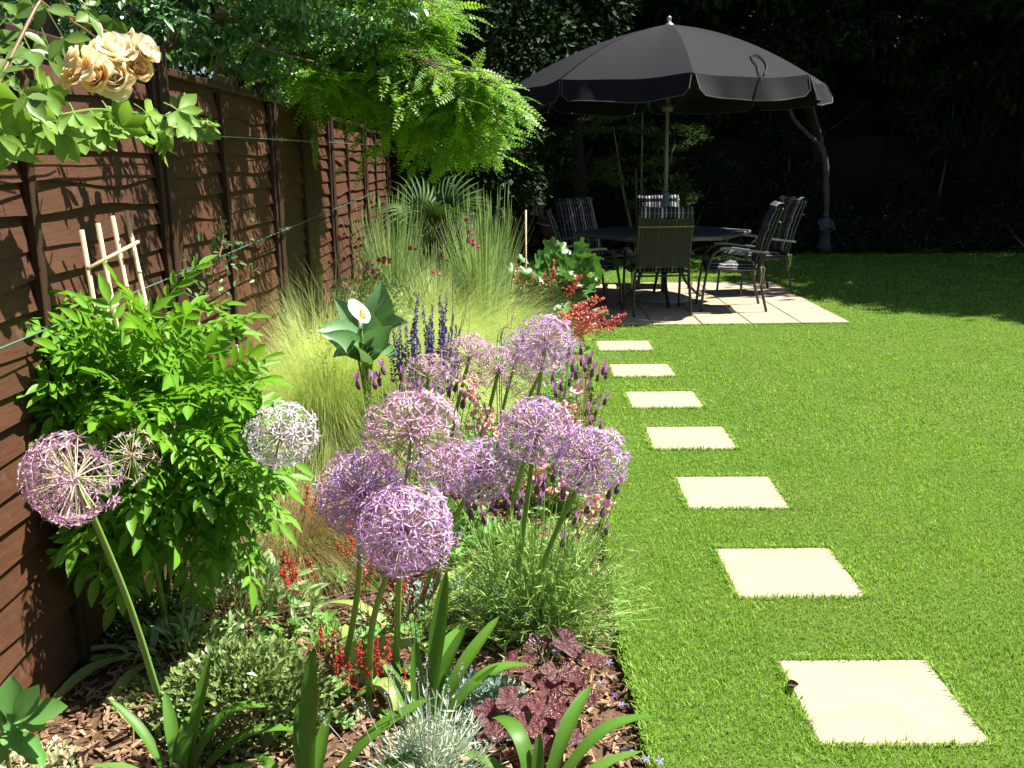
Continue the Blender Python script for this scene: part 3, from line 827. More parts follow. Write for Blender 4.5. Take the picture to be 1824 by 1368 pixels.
def blades(N, base, rad, L, el, bend, W, K=6, azim=None, wind=(0, 0), wtip=.12):
    """N arching grass blades from a tuft at base. el: start elevation range (deg)."""
    az = rng.random(N) * 2 * PI if azim is None else rng.uniform(azim[0], azim[1], N)
    h = np.stack([np.cos(az), np.sin(az), 0 * az], 1)
    e0 = np.radians(rng.uniform(el[0], el[1], N)); bd = np.radians(rng.uniform(bend[0], bend[1], N))
    L = rng.uniform(L[0], L[1], N); ro = rad * np.sqrt(rng.random(N))
    p = np.asarray(base, float) + h * ro[:, None]
    p[:, :2] += rng.normal(size=(N, 2)) * rad * .2
    w = rng.uniform(W[0], W[1], N); sa = az + PI / 2 + rng.normal(size=N) * .6
    sd = np.stack([np.cos(sa), np.sin(sa), 0 * sa], 1)
    V = np.zeros((N, K + 1, 2, 3)); wd = np.array([*wind, 0.0])
    for k in range(K + 1):
        t = k / K; ww = w * (1 - (1 - wtip) * t ** 1.5)
        V[:, k, 0] = p - sd * ww[:, None] / 2; V[:, k, 1] = p + sd * ww[:, None] / 2
        e = e0 - bd * (t + .5 / K) ** 1.2
        p = p + (h * np.cos(e)[:, None] + np.array([0, 0, 1.0]) * np.sin(e)[:, None] + wd * t) * (L / K)[:, None]
    o = (np.arange(N) * 2 * (K + 1))[:, None, None]; kk = (np.arange(K) * 2)[None, :, None]
    q = (o + kk + np.array([0, 1, 3, 2])[None, None, :]).reshape(-1, 4)
    tone = np.repeat(rng.random(N)[:, None] * .6, K + 1, 1) + np.linspace(0, .4, K + 1)[None]
    return V.reshape(-1, 3), q, None, np.repeat(tone.ravel(), 2)

# ------------------------------------------------------------------ alliums
M_PET = leaf_mat('allium_petal', (0.44, 0.205, 0.53), (0.79, 0.57, 0.84), .5, .3, .3, (.6, .35, .7))
M_PETP = leaf_mat('pale_petal', (0.62, 0.54, 0.66), (0.80, 0.74, 0.82), .5, .3, .3, (.7, .6, .7))
M_PED = leaf_mat('pedicel', (0.40, 0.24, 0.30), (0.58, 0.46, 0.34), .5, .15, .3)
M_PEDG = leaf_mat('pale_pedicel', (0.36, 0.36, 0.16), (0.52, 0.46, 0.30), .5, .15, .3)
M_OVARY = leaf_mat('ovary', (0.42, 0.42, 0.14), (0.62, 0.60, 0.26), .5, .1, .3)
M_STALK = leaf_mat('allium_stalk', (0.11, 0.24, 0.035), (0.22, 0.36, 0.07), .45, 0, .4)
def floret(pm, dm, seed):
    r_ = np.random.default_rng(seed); mb = MB()
    ln = r_.uniform(.86, 1.0)
    V, q, _ = tube([(0, .03, 0), (r_.normal() * .02, ln * .5, r_.normal() * .02), (0, ln - .02, 0)], .0105, 3, False); mb.add(V, q, None, .5, 1)
    for k in range(6):
        a = k * PI / 3 + r_.normal() * .12; out = np.array([math.cos(a), 0, math.sin(a)]); L = r_.uniform(.19, .25)
        rise = r_.uniform(-.05, .35); d = nrm(out + np.array([0, rise, 0])); sd = np.cross(d, (0, 1, 0)) * .028
        b = np.array([0, ln - .01, 0]); tip = b + d * L; m_ = b + d * L * .4
        mb.add([b, m_ - sd + (0, .012, 0), m_ - (0, .008, 0), m_ + sd + (0, .012, 0), tip], None, [(0, 2, 1), (0, 3, 2), (1, 2, 4), (2, 3, 4)], r_.random(), 0)
    o = np.array([(1, 0, 0), (-1, 0, 0), (0, 1, 0), (0, -1, 0), (0, 0, 1), (0, 0, -1)]) * .032 + (0, ln + .02, 0)
    mb.add(o, None, [(0, 2, 4), (2, 1, 4), (1, 3, 4), (3, 0, 4), (2, 0, 5), (1, 2, 5), (3, 1, 5), (0, 3, 5)], .5, 2)
    return mb.mesh('floret', [pm, dm, M_OVARY])
M_PETD = leaf_mat('dusky_petal', (0.46, 0.22, 0.40), (0.74, 0.50, 0.66), .5, .3, .3, (.6, .35, .5))
M_PETS = leaf_mat('straw_petal', (0.50, 0.38, 0.40), (0.66, 0.56, 0.50), .6, .25, .2, (.6, .5, .4))
FL_D = [floret(M_PETS, M_PEDG, s + 60) for s in range(4)]
FL_A = [floret(M_PET, M_PED, s) for s in range(6)]
FL_B = [floret(M_PETP, M_PEDG, s + 20) for s in range(5)]
FL_C = [floret(M_PETD, M_PEDG, s + 40) for s in range(5)]
def sphere_pts(n, jit=.25):
    i = np.arange(n) + .5; ph = np.arccos(1 - 2 * i / n); th = PI * (1 + 5 ** .5) * i
    d = np.stack([np.cos(th) * np.sin(ph), np.sin(th) * np.sin(ph), np.cos(ph)], 1)
    return nrm(d + rng.normal(size=(n, 3)) * jit * 2 / math.sqrt(n))
GA = 'purple globe flowers rising from the flower bed'
ALL = [  # head px, radius px, radius m, stalk foot px, florets, kind, label
    ((135, 850), 84, .100, (283, 1150), 230, 2, 'allium globe at the left edge against the brown fence, half faded to straw'),
    ((235, 812), 50, .075, (300, 1120), 40, 3, 'sparse fading allium globe just right of the leftmost one, in front of the leafy shrub'),
    ((502, 775), 62, .098, (430, 1060), 130, 1, 'whitish pale allium globe beside the leafy green shrub'),
    ((645, 878), 76, .103, (610, 1205), 190, 0, 'large lilac allium globe at front, upper left of the overlapping pair'),
    ((722, 945), 84, .106, (655, 1225), 190, 0, 'lowest and largest lilac allium globe, front right of the overlapping pair'),
    ((735, 772), 82, .108, (700, 1110), 170, 2, 'large dusky pink allium globe behind the front pair, by the feather grass'),
    ((790, 835), 50, .080, (745, 1080), 100, 0, 'partly hidden pink allium globe between the big dusky one and the deep purple one'),
    ((858, 838), 58, .094, (770, 1080), 140, 0, 'deep purple allium globe in the middle of the group, low down'),
    ((955, 768), 62, .100, (908, 1130), 150, 0, 'lilac allium globe on the tall straight stalk at the right of the group'),
    ((1055, 818), 62, .100, (930, 1135), 150, 0, 'rightmost allium globe, overhanging the lawn edge'),
    ((888, 662), 48, .098, (820, 860), 120, 2, 'small dusky allium globe in the back row, right one of a touching pair'),
    ((836, 638), 46, .098, (800, 850), 120, 2, 'small dusky allium globe in the back row, left one of a touching pair'),
    ((972, 610), 50, .102, (900, 860), 120, 0, 'highest lilac allium globe at the back, below the coral red flowers'),
    ((925, 620), 34, .085, (880, 850), 80, 0, 'small allium globe tucked left behind the highest one'),
    ((965, 658), 40, .088, (905, 870), 80, 2, 'allium globe directly below the highest one, showing pink stalks'),
    ((762, 672), 42, .095, (735, 860), 100, 2, 'small allium globe at the back next to the purple salvia spikes'),
]
for (hp, rp, rm, fp, nf, kd, lab) in ALL:
    z_ = FPX * rm / rp; rm *= 1.12; rr = ray(*hp); H = np.array([0, 0, EYE]) + rr * (z_ / (rr @ _f))
    B = G(*fp, 0.0); B[1] = max(min(B[1], H[1] + .45), H[1] - .25); B[0] = D(fp[0], fp[1], B[1])[0]; B[2] = bed_z(B[0], B[1]) - .01
    t = thing('allium', lab, 'flower', tuple(B), group=GA)
    Hl = H - B
    mid = Hl * .5 + np.array([rng.normal() * .02, rng.normal() * .02, .06 * np.linalg.norm(Hl[:2])])
    MB().add(*tube(bez([(0, 0, 0), mid, Hl], 8), np.linspace(.0100, .0068, 17), 8)).build('stalk', M_STALK, t, smooth=True)
    hd = link('flower_head', MB().add(*lathe([(0, -.008), (.008, -.004), (.010, .002), (.006, .008), (0, .009)], 8)).mesh('flower_head', M_PED, True), t, loc=tuple(Hl))
    d = sphere_pts(nf, .35)
    fl = (FL_A, FL_B, FL_C, FL_D)[kd]
    if kd == 2 and hp != (135, 850): d = d[rng.random(len(d)) < np.clip(.62 + .5 * d[:, 2], 0, 1)] if nf > 70 else d[rng.random(len(d)) < .7]
    if hp == (135, 850): d = d[rng.random(len(d)) < np.clip(.62 - .75 * d[:, 0] - .2 * d[:, 2], .06, 1)]
    R = rots(d, rng.normal(size=d.shape))
    for i in range(len(d)):
        link('floret', fl[i % len(fl)], hd, mw=mat4(R[i], (0, 0, 0), rm * rng.uniform(.84, 1.05) * (.90 + .10 * (1 - d[i][2] ** 2))))

# ------------------------------------------------------------------ leafy shrub with its cane trellis
M_SHRUB = leaf_mat('shrub_leaf', (0.07308, 0.2144, 0.01169), (0.1851, 0.3898, 0.02923), .46, .42, .30)
M_STEM = plain_mat('brown_stem', (0.10, 0.06, 0.03), (0.19, 0.12, 0.06), .7)
M_GSTEM = leaf_mat('green_stem', (0.09, 0.16, 0.03), (0.16, 0.24, 0.05), .5, 0, .3)
SH_T = [pinnate(5, .36, .38, .22, dr, .3, 4) for dr in (.1, .25, .4, .5)]
SH = [tmesh('leaf', q_, M_SHRUB) for q_ in SH_T]
B = G(300, 1085); C = D(255, 785, 2.92)
t = thing('leafy_shrub', 'bright green shrub with feathered leaves in front of the brown fence', 'shrub', tuple(B))
N = 470; d = rand_dirs(N, .08); d[:, 1] *= .9
ok = ~((d[:, 2] < -.78)); d = d[ok]; N = len(d)
rad = rng.uniform(.35, 1, N) ** .6
P = C + d * rad[:, None] * np.array([.36, .30, .39])
P[:, 0] -= .08 * np.clip(P[:, 2] - C[2], -.2, .4)
ex = np.array([D(60, 590, 2.75), D(50, 650, 2.7), D(110, 540, 2.9), D(330, 545, 3.05), D(370, 540, 3.1), D(150, 640, 2.75), D(390, 570, 3.0), D(420, 660, 2.9), D(445, 780, 2.8), D(450, 870, 2.75), D(430, 930, 2.75), D(180, 960, 2.75), D(240, 980, 2.8), D(160, 900, 2.7), D(130, 690, 2.75), D(385, 960, 2.8), D(320, 980, 2.85), D(290, 530, 3.05), D(200, 540, 3.0)])
P = np.vstack([P, ex]); dd = nrm(np.vstack([d, nrm(ex - C)]) * [1, 1, .55] + rng.normal(size=P.shape) * .32 + [0.05, -.12, -.05])
P = np.array([[max(p[0], fence_x(p[1]) + .06), p[1], p[2]] for p in P])
nn = np.array([.35, -.25, .9]) + rng.normal(size=P.shape) * .35
o_ = np.argsort(-(P @ np.array([.25, -.8, .3]))); P, dd, nn = P[o_], dd[o_], nn[o_]
for k_ in range(300, len(P)):
    if k_ == 300: inner = MB()
    inner.scatter(SH_T[k_ % 4], rots(dd[k_:k_ + 1], nn[k_:k_ + 1]), (P - B - dd * .09)[k_:k_ + 1], rng.uniform(.17, .235), rng.random())
inner.build('foliage', M_SHRUB, t, kind='stuff', smooth=True)
P, dd, nn = P[:300], dd[:300], nn[:300]
leaves(t, SH, P - B - dd * .09, dd, nn, rng.uniform(.17, .235, len(P)))
mb = MB()
for k_ in range(16):
    j = rng.integers(0, len(P)); b_ = rng.normal(size=3) * [.05, .05, 0]; m_ = b_ * .6 + (P[j] - B) * .45 + [0, 0, .08]
    mb.add(*tube(bez([b_, m_, P[j] - B], 5), np.linspace(.006, .002, 11), 5, False), tone=rng.random())
mb.build('stem', M_GSTEM, t, kind='stuff')
M_CANE = plain_mat('bamboo_cane', (0.42, 0.31, 0.18), (0.60, 0.48, 0.32), .5, .3, scale=10, bump=.2, stretch=(4, 4, 1))
t = thing('cane_trellis', 'bamboo cane trellis standing up out of the leafy green shrub', 'trellis', tuple(B))
tops = [D(145, 410, 2.95), D(174, 398, 3.02), D(200, 385, 3.09), D(224, 375, 3.16)]
for i, tp in enumerate(tops):
    ft = B + np.array([-.06 + .05 * i, -.03 + .06 * i, -.02]) - B; tl = tp - B; mb = MB()
    mb.add(*tube([ft, tl], .0080, 8))
    for f in np.arange(.12, .9, .17): c_ = ft + (tl - ft) * (f + .02 * i); mb.add(*tube([c_ - nrm(tl) * .006, c_, c_ + nrm(tl) * .006], [.0080, .0100, .0080], 8))
    mb.build('cane', M_CANE, t, smooth=True)
for (a, b) in ((D(152, 478, 2.96), D(242, 430, 3.15)), (D(176, 560, 2.97), D(205, 540, 3.06))):
    MB().add(*tube([a - B + [0.012, -.012, 0], b - B + [.012, -.012, 0]], .006, 8)).build('cross_cane', M_CANE, t, smooth=True)

# ------------------------------------------------------------------ climbing rose, top left
M_ROSE = leaf_mat('rose_petal', (0.95, 0.66, 0.30), (0.97, 0.85, 0.60), .7, .68, .1, (.97, .75, .42))
M_ROSEC = leaf_mat('cream_rose_petal', (0.97, 0.86, 0.66), (0.98, 0.94, 0.82), .7, .68, .1, (.98, .86, .62))
M_ROSEL = leaf_mat('rose_leaf', (0.055, 0.125, 0.018), (0.15, 0.25, 0.045), .42, .3, .35)
M_CANEG = plain_mat('rose_cane', (0.16, 0.07, 0.05), (0.20, 0.16, 0.06), .5)
def petal_mesh(mat, seed):
    r_ = np.random.default_rng(seed); V = []; n_ = 5
    for i in range(n_):
        for j in range(n_):
            u, v = i / (n_ - 1), j / (n_ - 1); w = (.35 + .65 * math.sin(PI * min(1, v * .62 + .12)))
            x = (u - .5) * w * 1.05; z = .30 * (2 * u - 1) ** 2 * (1 - .4 * v) + .42 * v ** 2.2 * (1 if v < .85 else .72) + r_.normal() * .025 * v
            V.append((x, v * (1 - .14 * abs(2 * u - 1) ** 2), z))
    q = [(i * n_ + j, i * n_ + n_ + j, i * n_ + n_ + j + 1, i * n_ + j + 1) for i in range(n_ - 1) for j in range(n_ - 1)]
    return tmesh('petal', (np.array(V), np.array(q), None), mat)
PTS = [[petal_mesh(m, s) for s in range(3)] for m in (M_ROSE, M_ROSEC)]
BR = np.array([fence_x(1.7) + .15, 1.7, 0.0])
t = thing('climbing_rose', 'climbing rose with peach flowers hanging over the fence at top left', 'rose', tuple(BR))
for (px, py, r_, kd, Y, fd) in ((206, 98, .048, 1, 2.18, (.25, -.6, .9)), (150, 128, .042, 0, 2.20, (-.5, -.6, .5)), (207, 140, .046, 1, 2.14, (.1, -.8, .15)), (255, 90, .032, 1, 2.24, (.8, -.4, .3)), (243, 124, .032, 0, 2.22, (.6, -.6, .3)), (134, 106, .022, 0, 2.25, (-.6, -.4, .4)), (176, 136, .036, 0, 2.20, (-.2, -.8, .2))):
    r_ *= 1.28; P0 = DF(px, py, .36 + (Y - 2.2)) - BR; ax = nrm(fd)
    core = MB().add(*[a for a in lathe([(0, -.3), (.25, -.2), (.32, .05), (.2, .3), (0, .36)], 8)]).mesh('flower', M_ROSE, True)
    f = link('flower', core, t, mw=mat4(rots(nrm(np.cross(ax, (.3, .2, 1))), ax)[0], P0 - ax * r_ * .2, r_))
    for ring, (cnt, tilt, L) in enumerate(((8, .15, 1.0), (8, .5, .92), (7, .85, .80), (5, 1.15, .62), (4, 1.35, .45))):
        for k_ in range(cnt):
            a = 2 * PI * (k_ + .5 * ring) / cnt + rng.normal() * .15; tl = tilt + rng.normal() * .1
            d = np.array([math.cos(a) * math.cos(tl), math.sin(a) * math.cos(tl), math.sin(tl)]); n_ = np.array([-math.cos(a) * math.sin(tl), -math.sin(a) * math.sin(tl), math.cos(tl)])
            link('petal', PTS[kd if rng.random() < .8 else 1 - kd][k_ % 3], f, mw=mat4(rots(d, n_)[0], d * .08, L * rng.uniform(.9, 1.08)))
RL = [tmesh('leaf', pinnate(2, .46, .62, .1, dr, .2, 4, spread=1.15), M_ROSEL) for dr in (.05, .2, .35)]
cp = [bez([(0, 0, 0), (-.02, .1, 1.0), DF(60, 20, .25) - BR, DF(130, 40, .25) - BR, DF(175, 70, .25) - BR], 8), bez([(.02, .02, 0), (.03, .15, 1.1), DF(-20, 10, .25) - BR, DF(100, 20, .25) - BR, DF(205, 62, .25) - BR, DF(232, 58, .25) - BR], 8)]
for P in cp: MB().add(*tube(P, np.linspace(.007, .0022, len(P)), 6)).build('stem', M_CANEG, t, smooth=True)
lp = [(40, 60), (10, 30), (75, 75), (105, 45), (30, 95), (130, 20), (160, 12), (60, 15), (5, 75), (20, 110), (55, 105), (150, 45), (110, 75), (85, 20), (180, 5), (0, 5), (45, -10), (90, -20), (130, -15), (-20, 60), (-30, 110), (215, -10), (160, -25), (12, 130), (122, 92)]
lp = [q_ for q_ in lp if not (q_[0] > 95 and q_[1] > 40)]
P = np.array([DF(x_, y_, rng.uniform(.06, .30)) for x_, y_ in lp]) - BR
dd = nrm(rng.normal(size=P.shape) * .5 + [.2, -.3, -.55]); leaves(t, RL, P - dd * .05, dd, np.array([.4, -.5, .7]) + rng.normal(size=P.shape) * .3, rng.uniform(.11, .155, len(P)))
for (x_, y_) in ((236, 60), (178, 52), (110, 22)):
    P0 = DF(x_, y_, .25) - BR; MB().add(*lathe([(0, -.012), (.007, -.008), (.009, 0), (.005, .012), (0, .018)], 8, P0)).build('bud', M_ROSE, t, smooth=True)

# ------------------------------------------------------------------ five-leaved climber on the upper wire
M_AKE = leaf_mat('climber_leaf', (0.12, 0.25, 0.03), (0.24, 0.40, 0.065), .5, .42, .28)
def palmate(nl, ll, lw, pet=.35):
    b = leaf_tpl(4, lw, .18, -.12, .56); parts = []
    V, q, _ = strip([(0, 0, 0), (0, pet * .5, .02), (0, pet, 0)], [.03] * 3, (0, 0, 1), 0); parts.append((V, np.array(q), None))
    for k in range(nl):
        a = (k - (nl - 1) / 2) * 2.2 / max(1, nl - 1) * 1.3 + rng.normal() * .12
        d = np.array([math.sin(a), math.cos(a), -.35 + rng.normal() * .25])
        parts.append(xf(b, rots(d, (0, .25, 1))[0], (0, pet, 0), ll * rng.uniform(.8, 1.1)))
    return join(parts)
AK = [tmesh('leaf', palmate(5, .62, .5), M_AKE) for _ in range(4)]
BA = np.array([fence_x(1.6) + .1, 1.6, 0]); t = thing('wire_climber', 'light green climber with rounded five-part leaves along the upper wire', 'climber', tuple(BA))
wp = [(-120, 235), (-40, 232), (40, 225), (110, 205), (170, 195), (230, 200), (280, 205), (325, 212), (372, 212)]
Wp = np.array([DF(x_, y_, .14) for i, (x_, y_) in enumerate(wp)]) - BA
MB().add(*tube(bez(np.vstack([[(0, 0, 0)], [(0, .02, 1.2)], Wp]), 6), .004, 6)).build('stem', M_GSTEM, t)
lp = [(20, 200), (45, 215), (-10, 225), (70, 205), (90, 190), (120, 180), (115, 205), (150, 185), (165, 200), (190, 190), (200, 215), (225, 185), (230, 205), (255, 195), (262, 215), (285, 185), (292, 205), (318, 195), (300, 240), (282, 250), (140, 225), (105, 225), (15, 255), (-5, 245), (60, 230), (215, 230), (175, 222), (40, 180), (85, 165), (135, 165), (330, 210), (310, 190), (-40, 210), (-60, 240), (-30, 265), (5, 270), (370, 212), (355, 222), (380, 225), (245, 225), (130, 195), (195, 175), (60, 195), (-15, 200)]
P = np.array([DF(x_, y_ + (2 if x_ > 90 else -10), rng.uniform(.08, .30)) for x_, y_ in lp if not (110 < x_ < 290 and y_ < 186)]) - BA
dd = nrm(rng.normal(size=P.shape) * .4 + [.25, -.35, -.45]); leaves(t, AK, P - dd * .035, dd, np.array([.55, -.45, .75]) + rng.normal(size=P.shape) * .25, rng.uniform(.10, .145, len(P)) * np.where(np.arange(len(P)) > 35, .85, 1))

# ------------------------------------------------------------------ thin climber low on the second panel
M_CLEM = leaf_mat('small_climber_leaf', (0.05, 0.13, 0.03), (0.14, 0.24, 0.08), .4, .3, .4)
BT = np.array([fence_x(3.9) + .07, 3.95, 0]); t = thing('small_leaved_climber', 'thin small-leaved climber against the fence beside the post', 'climber', tuple(BT))
SMALL = tmesh('leaf', leaf_tpl(3, .5, .25), M_CLEM)
lp = np.array([(rng.uniform(330, 460), 0) for _ in range(75)]); lp[:, 1] = 500 - .42 * (lp[:, 0] - 330) + rng.normal(size=75) * 32
lp = np.vstack([lp, np.stack([rng.normal(size=22) * 10 + 395, rng.uniform(380, 460, 22)], 1)])
P = [DF(x_, y_, .06 + .07 * rng.random()) for x_, y_ in lp]
P = np.array(P) - BT; dd = rand_dirs(len(P), -.2); leaves(t, [SMALL], P, dd, np.array([.8, -.3, .5]) + rng.normal(size=P.shape) * .4, rng.uniform(.022, .045, len(P)))
MB().add(*tube(bez([(0, 0, 0), (.01, .02, .5), (.015, -.02, .85), DF(395, 440, .07) - BT, DF(392, 385, .07) - BT], 6), .003, 5)).build('stem', M_STEM, t)

# ------------------------------------------------------------------ feather grasses
M_STIPA = leaf_mat('feather_grass_blade', (0.25, 0.38, 0.065), (0.66, 0.73, 0.29), .55, .3, .3)
M_STIPB = leaf_mat('straw_grass_blade', (0.14, 0.14, 0.03), (0.34, 0.24, 0.11), .55, .3, .3)
def tuft(name, label, cat, px, n, rad, L, el, bend, W, mat, group=None, wind=(0, 0), K=5, Y=None, wtip=.12):
    b = G(*px) if Y is None else D(px[0], px[1], Y); b[2] = bed_z(b[0], b[1]) - .01
    t = thing(name, label, cat, tuple(b), group=group)
    V, q, _, tn = blades(n, (0, 0, 0), rad, L, el, bend, W, K, wind=wind, wtip=wtip)
    MB().add(V, q, None, tn).build('foliage', mat, t, kind='stuff')
    return t, b
GG = 'soft feather grass mounds'
tuft('feather_grass', 'soft yellow-green feather grass mound between leafy shrub and lilac globes', 'grass', (590, 800), 15000, .20, (.66, 1.16), (24, 86), (40, 135), (.0009, .0018), M_STIPA, GG, (.12, -.05))
tuft('feather_grass', 'feather grass mound spreading just in front of the arum lily leaves', 'grass', (655, 760), 13000, .19, (.72, 1.18), (25, 86), (35, 125), (.0009, .0018), M_STIPA, GG, (.25, -.05))
tuft('feather_grass', 'tall pale feather grass mound behind the purple salvia', 'grass', (775, 655), 9500, .20, (.55, 1.02), (30, 86), (40, 135), (.0014, .0026), M_STIPA, GG, (.10, -.02))
tuft('feather_grass', 'pale feather grass mound reaching right towards the coral flowers', 'grass', (855, 655), 7500, .18, (.48, .90), (30, 84), (45, 140), (.0014, .0026), M_STIPA, GG, (.15, 0))
tuft('feather_grass', 'low straw-brown grass tuft behind the small red flowers', 'grass', (515, 1010), 5000, .13, (.30, .62), (30, 85), (50, 150), (.0009, .0018), M_STIPB, GG, (.05, -.1))
M_CAL = leaf_mat('reed_grass_blade', (0.11, 0.23, 0.07), (0.46, 0.56, 0.29), .5, .45, .3)
GC = 'upright reed grass clumps at the end of the bed'
for px, Yr_, lab, hh in (((700, 555), 7.9, 'upright reed grass clump nearest the fence end', .96), ((862, 585), 7.6, 'upright reed grass clump right of centre, with arching tips beside the dark patio', .98), ((778, 540), 8.3, 'shorter reed grass clump between the two tall ones', .62)):
    t, b = tuft('reed_grass', lab, 'grass', px, 1050, .10, (.55 * hh, 1.2 * hh), (81, 90), (2, 20), (.005, .0095), M_CAL, GC, Y=Yr_)
    V, q, _, tn = blades(110, (0, 0, 0), .12, (.6 * hh, 1.0 * hh), (55, 82), (40, 120), (.004, .008), 8)
    MB().add(V, q, None, tn).build('arching_foliage', M_CAL, t, kind='stuff')
    mb = MB()
    for k_ in range(70):
        a = rng.random() * 2 * PI; b0 = np.array([math.cos(a), math.sin(a), 0]) * rng.uniform(.02, .17); tp = b0 * rng.uniform(1.2, 2.2) + [0, 0, rng.uniform(1.1, 1.38) * hh]
        mb.add(*tube([b0, tp], .0018, 3, False), tone=.6)
        V, q, _ = strip([tp - (tp - b0) * .13, tp - (tp - b0) * .06, tp], [.004, .010, .002], (1, 0, 0), .3); mb.add(V, q, None, .9)
    mb.build('flower_stem', M_CAL, t, kind='stuff')
tuft('arching_grass', 'pale arching grass with drooping tips beside the thin upright cane', 'grass', (900, 575), 420, .10, (.55, 1.0), (45, 85), (70, 150), (.004, .008), M_CAL, None, (.12, -.05), 9)

# ------------------------------------------------------------------ arum lily
M_ARUM = leaf_mat('arum_leaf', (0.08, 0.20, 0.075), (0.15, 0.30, 0.12), .42, .25, .5)
M_WHITE = leaf_mat('arum_spathe', (0.80, 0.80, 0.76), (0.84, 0.84, 0.80), .45, .3, .4, (.8, .8, .7))
M_SPAD = plain_mat('spadix', (0.75, 0.48, 0.06), (0.8, 0.55, 0.1), .7)
BA = G(655, 690); BA = D(655, 690, 4.75); BA[2] = 0
t = thing('arum_lily', 'arum lily with one white flower and large arrow-shaped dark leaves', 'lily', tuple(BA))
def arum(w=.62):
    tt = np.linspace(0, 1, 9); prof = w * np.array([.62, .86, .98, 1, .92, .76, .54, .28, .03]); y = tt.copy()
    V, q, _ = strip(np.stack([0 * tt, y, .10 * np.sin(tt * PI)], 1), prof, (0, 0, 1), .28)
    V[0] += (-.04, -.24, 0); V[2] += (.04, -.24, 0)
    return V, np.array(q), None
AM = [tmesh('leaf', arum(w), M_ARUM) for w in (.62, .7, .55)]
for (px, py, Y, d, n_, s) in ((615, 615, 4.6, (-.7, -.3, .45), (.45, -.75, .5), .21), (672, 610, 4.6, (.55, -.3, .6), (.1, -.85, .5), .21), (640, 632, 4.5, (-.05, -.6, .4), (.2, -.7, .7), .20), (655, 588, 4.7, (.1, -.2, .8), (.4, -.85, .3), .19), (628, 575, 4.8, (-.45, -.25, .75), (.4, -.85, .35), .26), (672, 560, 4.85, (.15, .1, .9), (.25, -.95, .2), .27), (610, 600, 4.7, (-.75, -.4, .3), (.2, -.6, .8), .22), (690, 590, 4.7, (.75, -.4, .35), (.1, -.6, .8), .22), (650, 615, 4.6, (.1, -.8, .2), (0, -.3, 1), .2), (620, 635, 4.6, (-.4, -.7, .1), (0, -.4, 1), .18), (680, 630, 4.6, (.6, -.6, -.1), (.2, -.5, 1), .18)):
    P0 = D(px, py, Y) - BA; d = nrm(np.array(d)); o = link('leaf', AM[int(s * 100) % 3], t, mw=mat4(rots(d, n_)[0], P0 - d * s * .4, s))
    MB().add(*tube(bez([(0, 0, 0), (P0 - d * s * .4) * [.3, .3, .6], P0 - d * s * .4], 5), .006, 6)).build('stem', M_GSTEM, t, smooth=True)
P0 = D(642, 566, 4.55) - BA; V = []; n_a, n_t = 19, 9
for i in range(n_a):                          # a rolled sheet, overlapping at the front, its back drawn out to a tip
    a = -PI * 1.06 + 2.12 * PI * i / (n_a - 1)
    for j in range(n_t):
        v = j / (n_t - 1); back = .5 + .5 * math.cos(a)
        r_ = .009 + .020 * v ** 1.3 + (.012 + .018 * back) * v ** 5
        hgt = .135 * v ** .9 * (.50 + .50 * back ** .8) - .035 * v ** 7 * (1 - .3 * back) + .020 * back ** 6 * v ** 4
        V.append((math.sin(a) * r_ * (1 + .08 * (abs(a) / PI) ** 2), math.cos(a) * r_, hgt))
spa = tmesh('flower', (np.array(V), np.array([(i * n_t + j, i * n_t + n_t + j, i * n_t + n_t + j + 1, i * n_t + j + 1) for i in range(n_a - 1) for j in range(n_t - 1)]), None), M_WHITE, tone=.5)
fl = link('flower', spa, t, mw=mat4(rots((-.75, .55, .1), (.28, -.30, .9))[0], P0 - np.array([0, -.0, .05]), 1.0))
MB().add(*tube([(0, 0, .02), (0, -.004, .06), (0, -.006, .095)], [.007, .009, .006], 8)).build('spadix', M_SPAD, fl, smooth=True)
MB().add(*tube(bez([(0, 0, 0), P0 * [.5, .5, .5], P0 - [0, 0, .05]], 5), .007, 6)).build('stem', M_GSTEM, t, smooth=True)

# ------------------------------------------------------------------ spikes: salvia, lavenders
M_SALV = leaf_mat('salvia_flower', (0.050, 0.022, 0.17), (0.15, 0.09, 0.36), .6, .15, .3)
M_SALL = leaf_mat('salvia_leaf', (0.10, 0.23, 0.055), (0.23, 0.38, 0.12), .6, .3, .3)
def spike(n, L, r0, seed, fl=.012, gap=0):
    r_ = np.random.default_rng(seed); f = np.sort(r_.random(n)); a = r_.random(n) * 2 * PI
    d = np.stack([np.cos(a), np.sin(a), r_.uniform(-.1, .7, n)], 1); rr = r0 * (1 - .65 * f)
    T = np.stack([np.cos(a) * rr * .3, np.sin(a) * rr * .3, f * L], 1)
    return d, T, np.stack([np.full(n, fl * .8), rr * 1.5 + .002, np.full(n, fl)], 1) * (1 - .4 * f)[:, None], r_
def spike_mesh(seed):
    mb = MB(); d, T, sc, r_ = spike(120, .24, .013, seed, .018)
    mb.add(*tube([(0, 0, -.22), (.004, 0, 0), (0, .003, .24)], [.0022, .002, .001], 4, False), tone=.2, m=0)
    mb.scatter(DIAMOND, rots(d, r_.normal(size=d.shape)), T, sc, r_.random(120), 0)
    return mb.mesh('flower_spike', M_SALV)
SP = [spike_mesh(s) for s in range(4)]
BS = D(755, 655, 4.75); BS[2] = 0; t = thing('purple_salvia', 'salvia with a fan of dark violet flower spikes', 'salvia', tuple(BS))
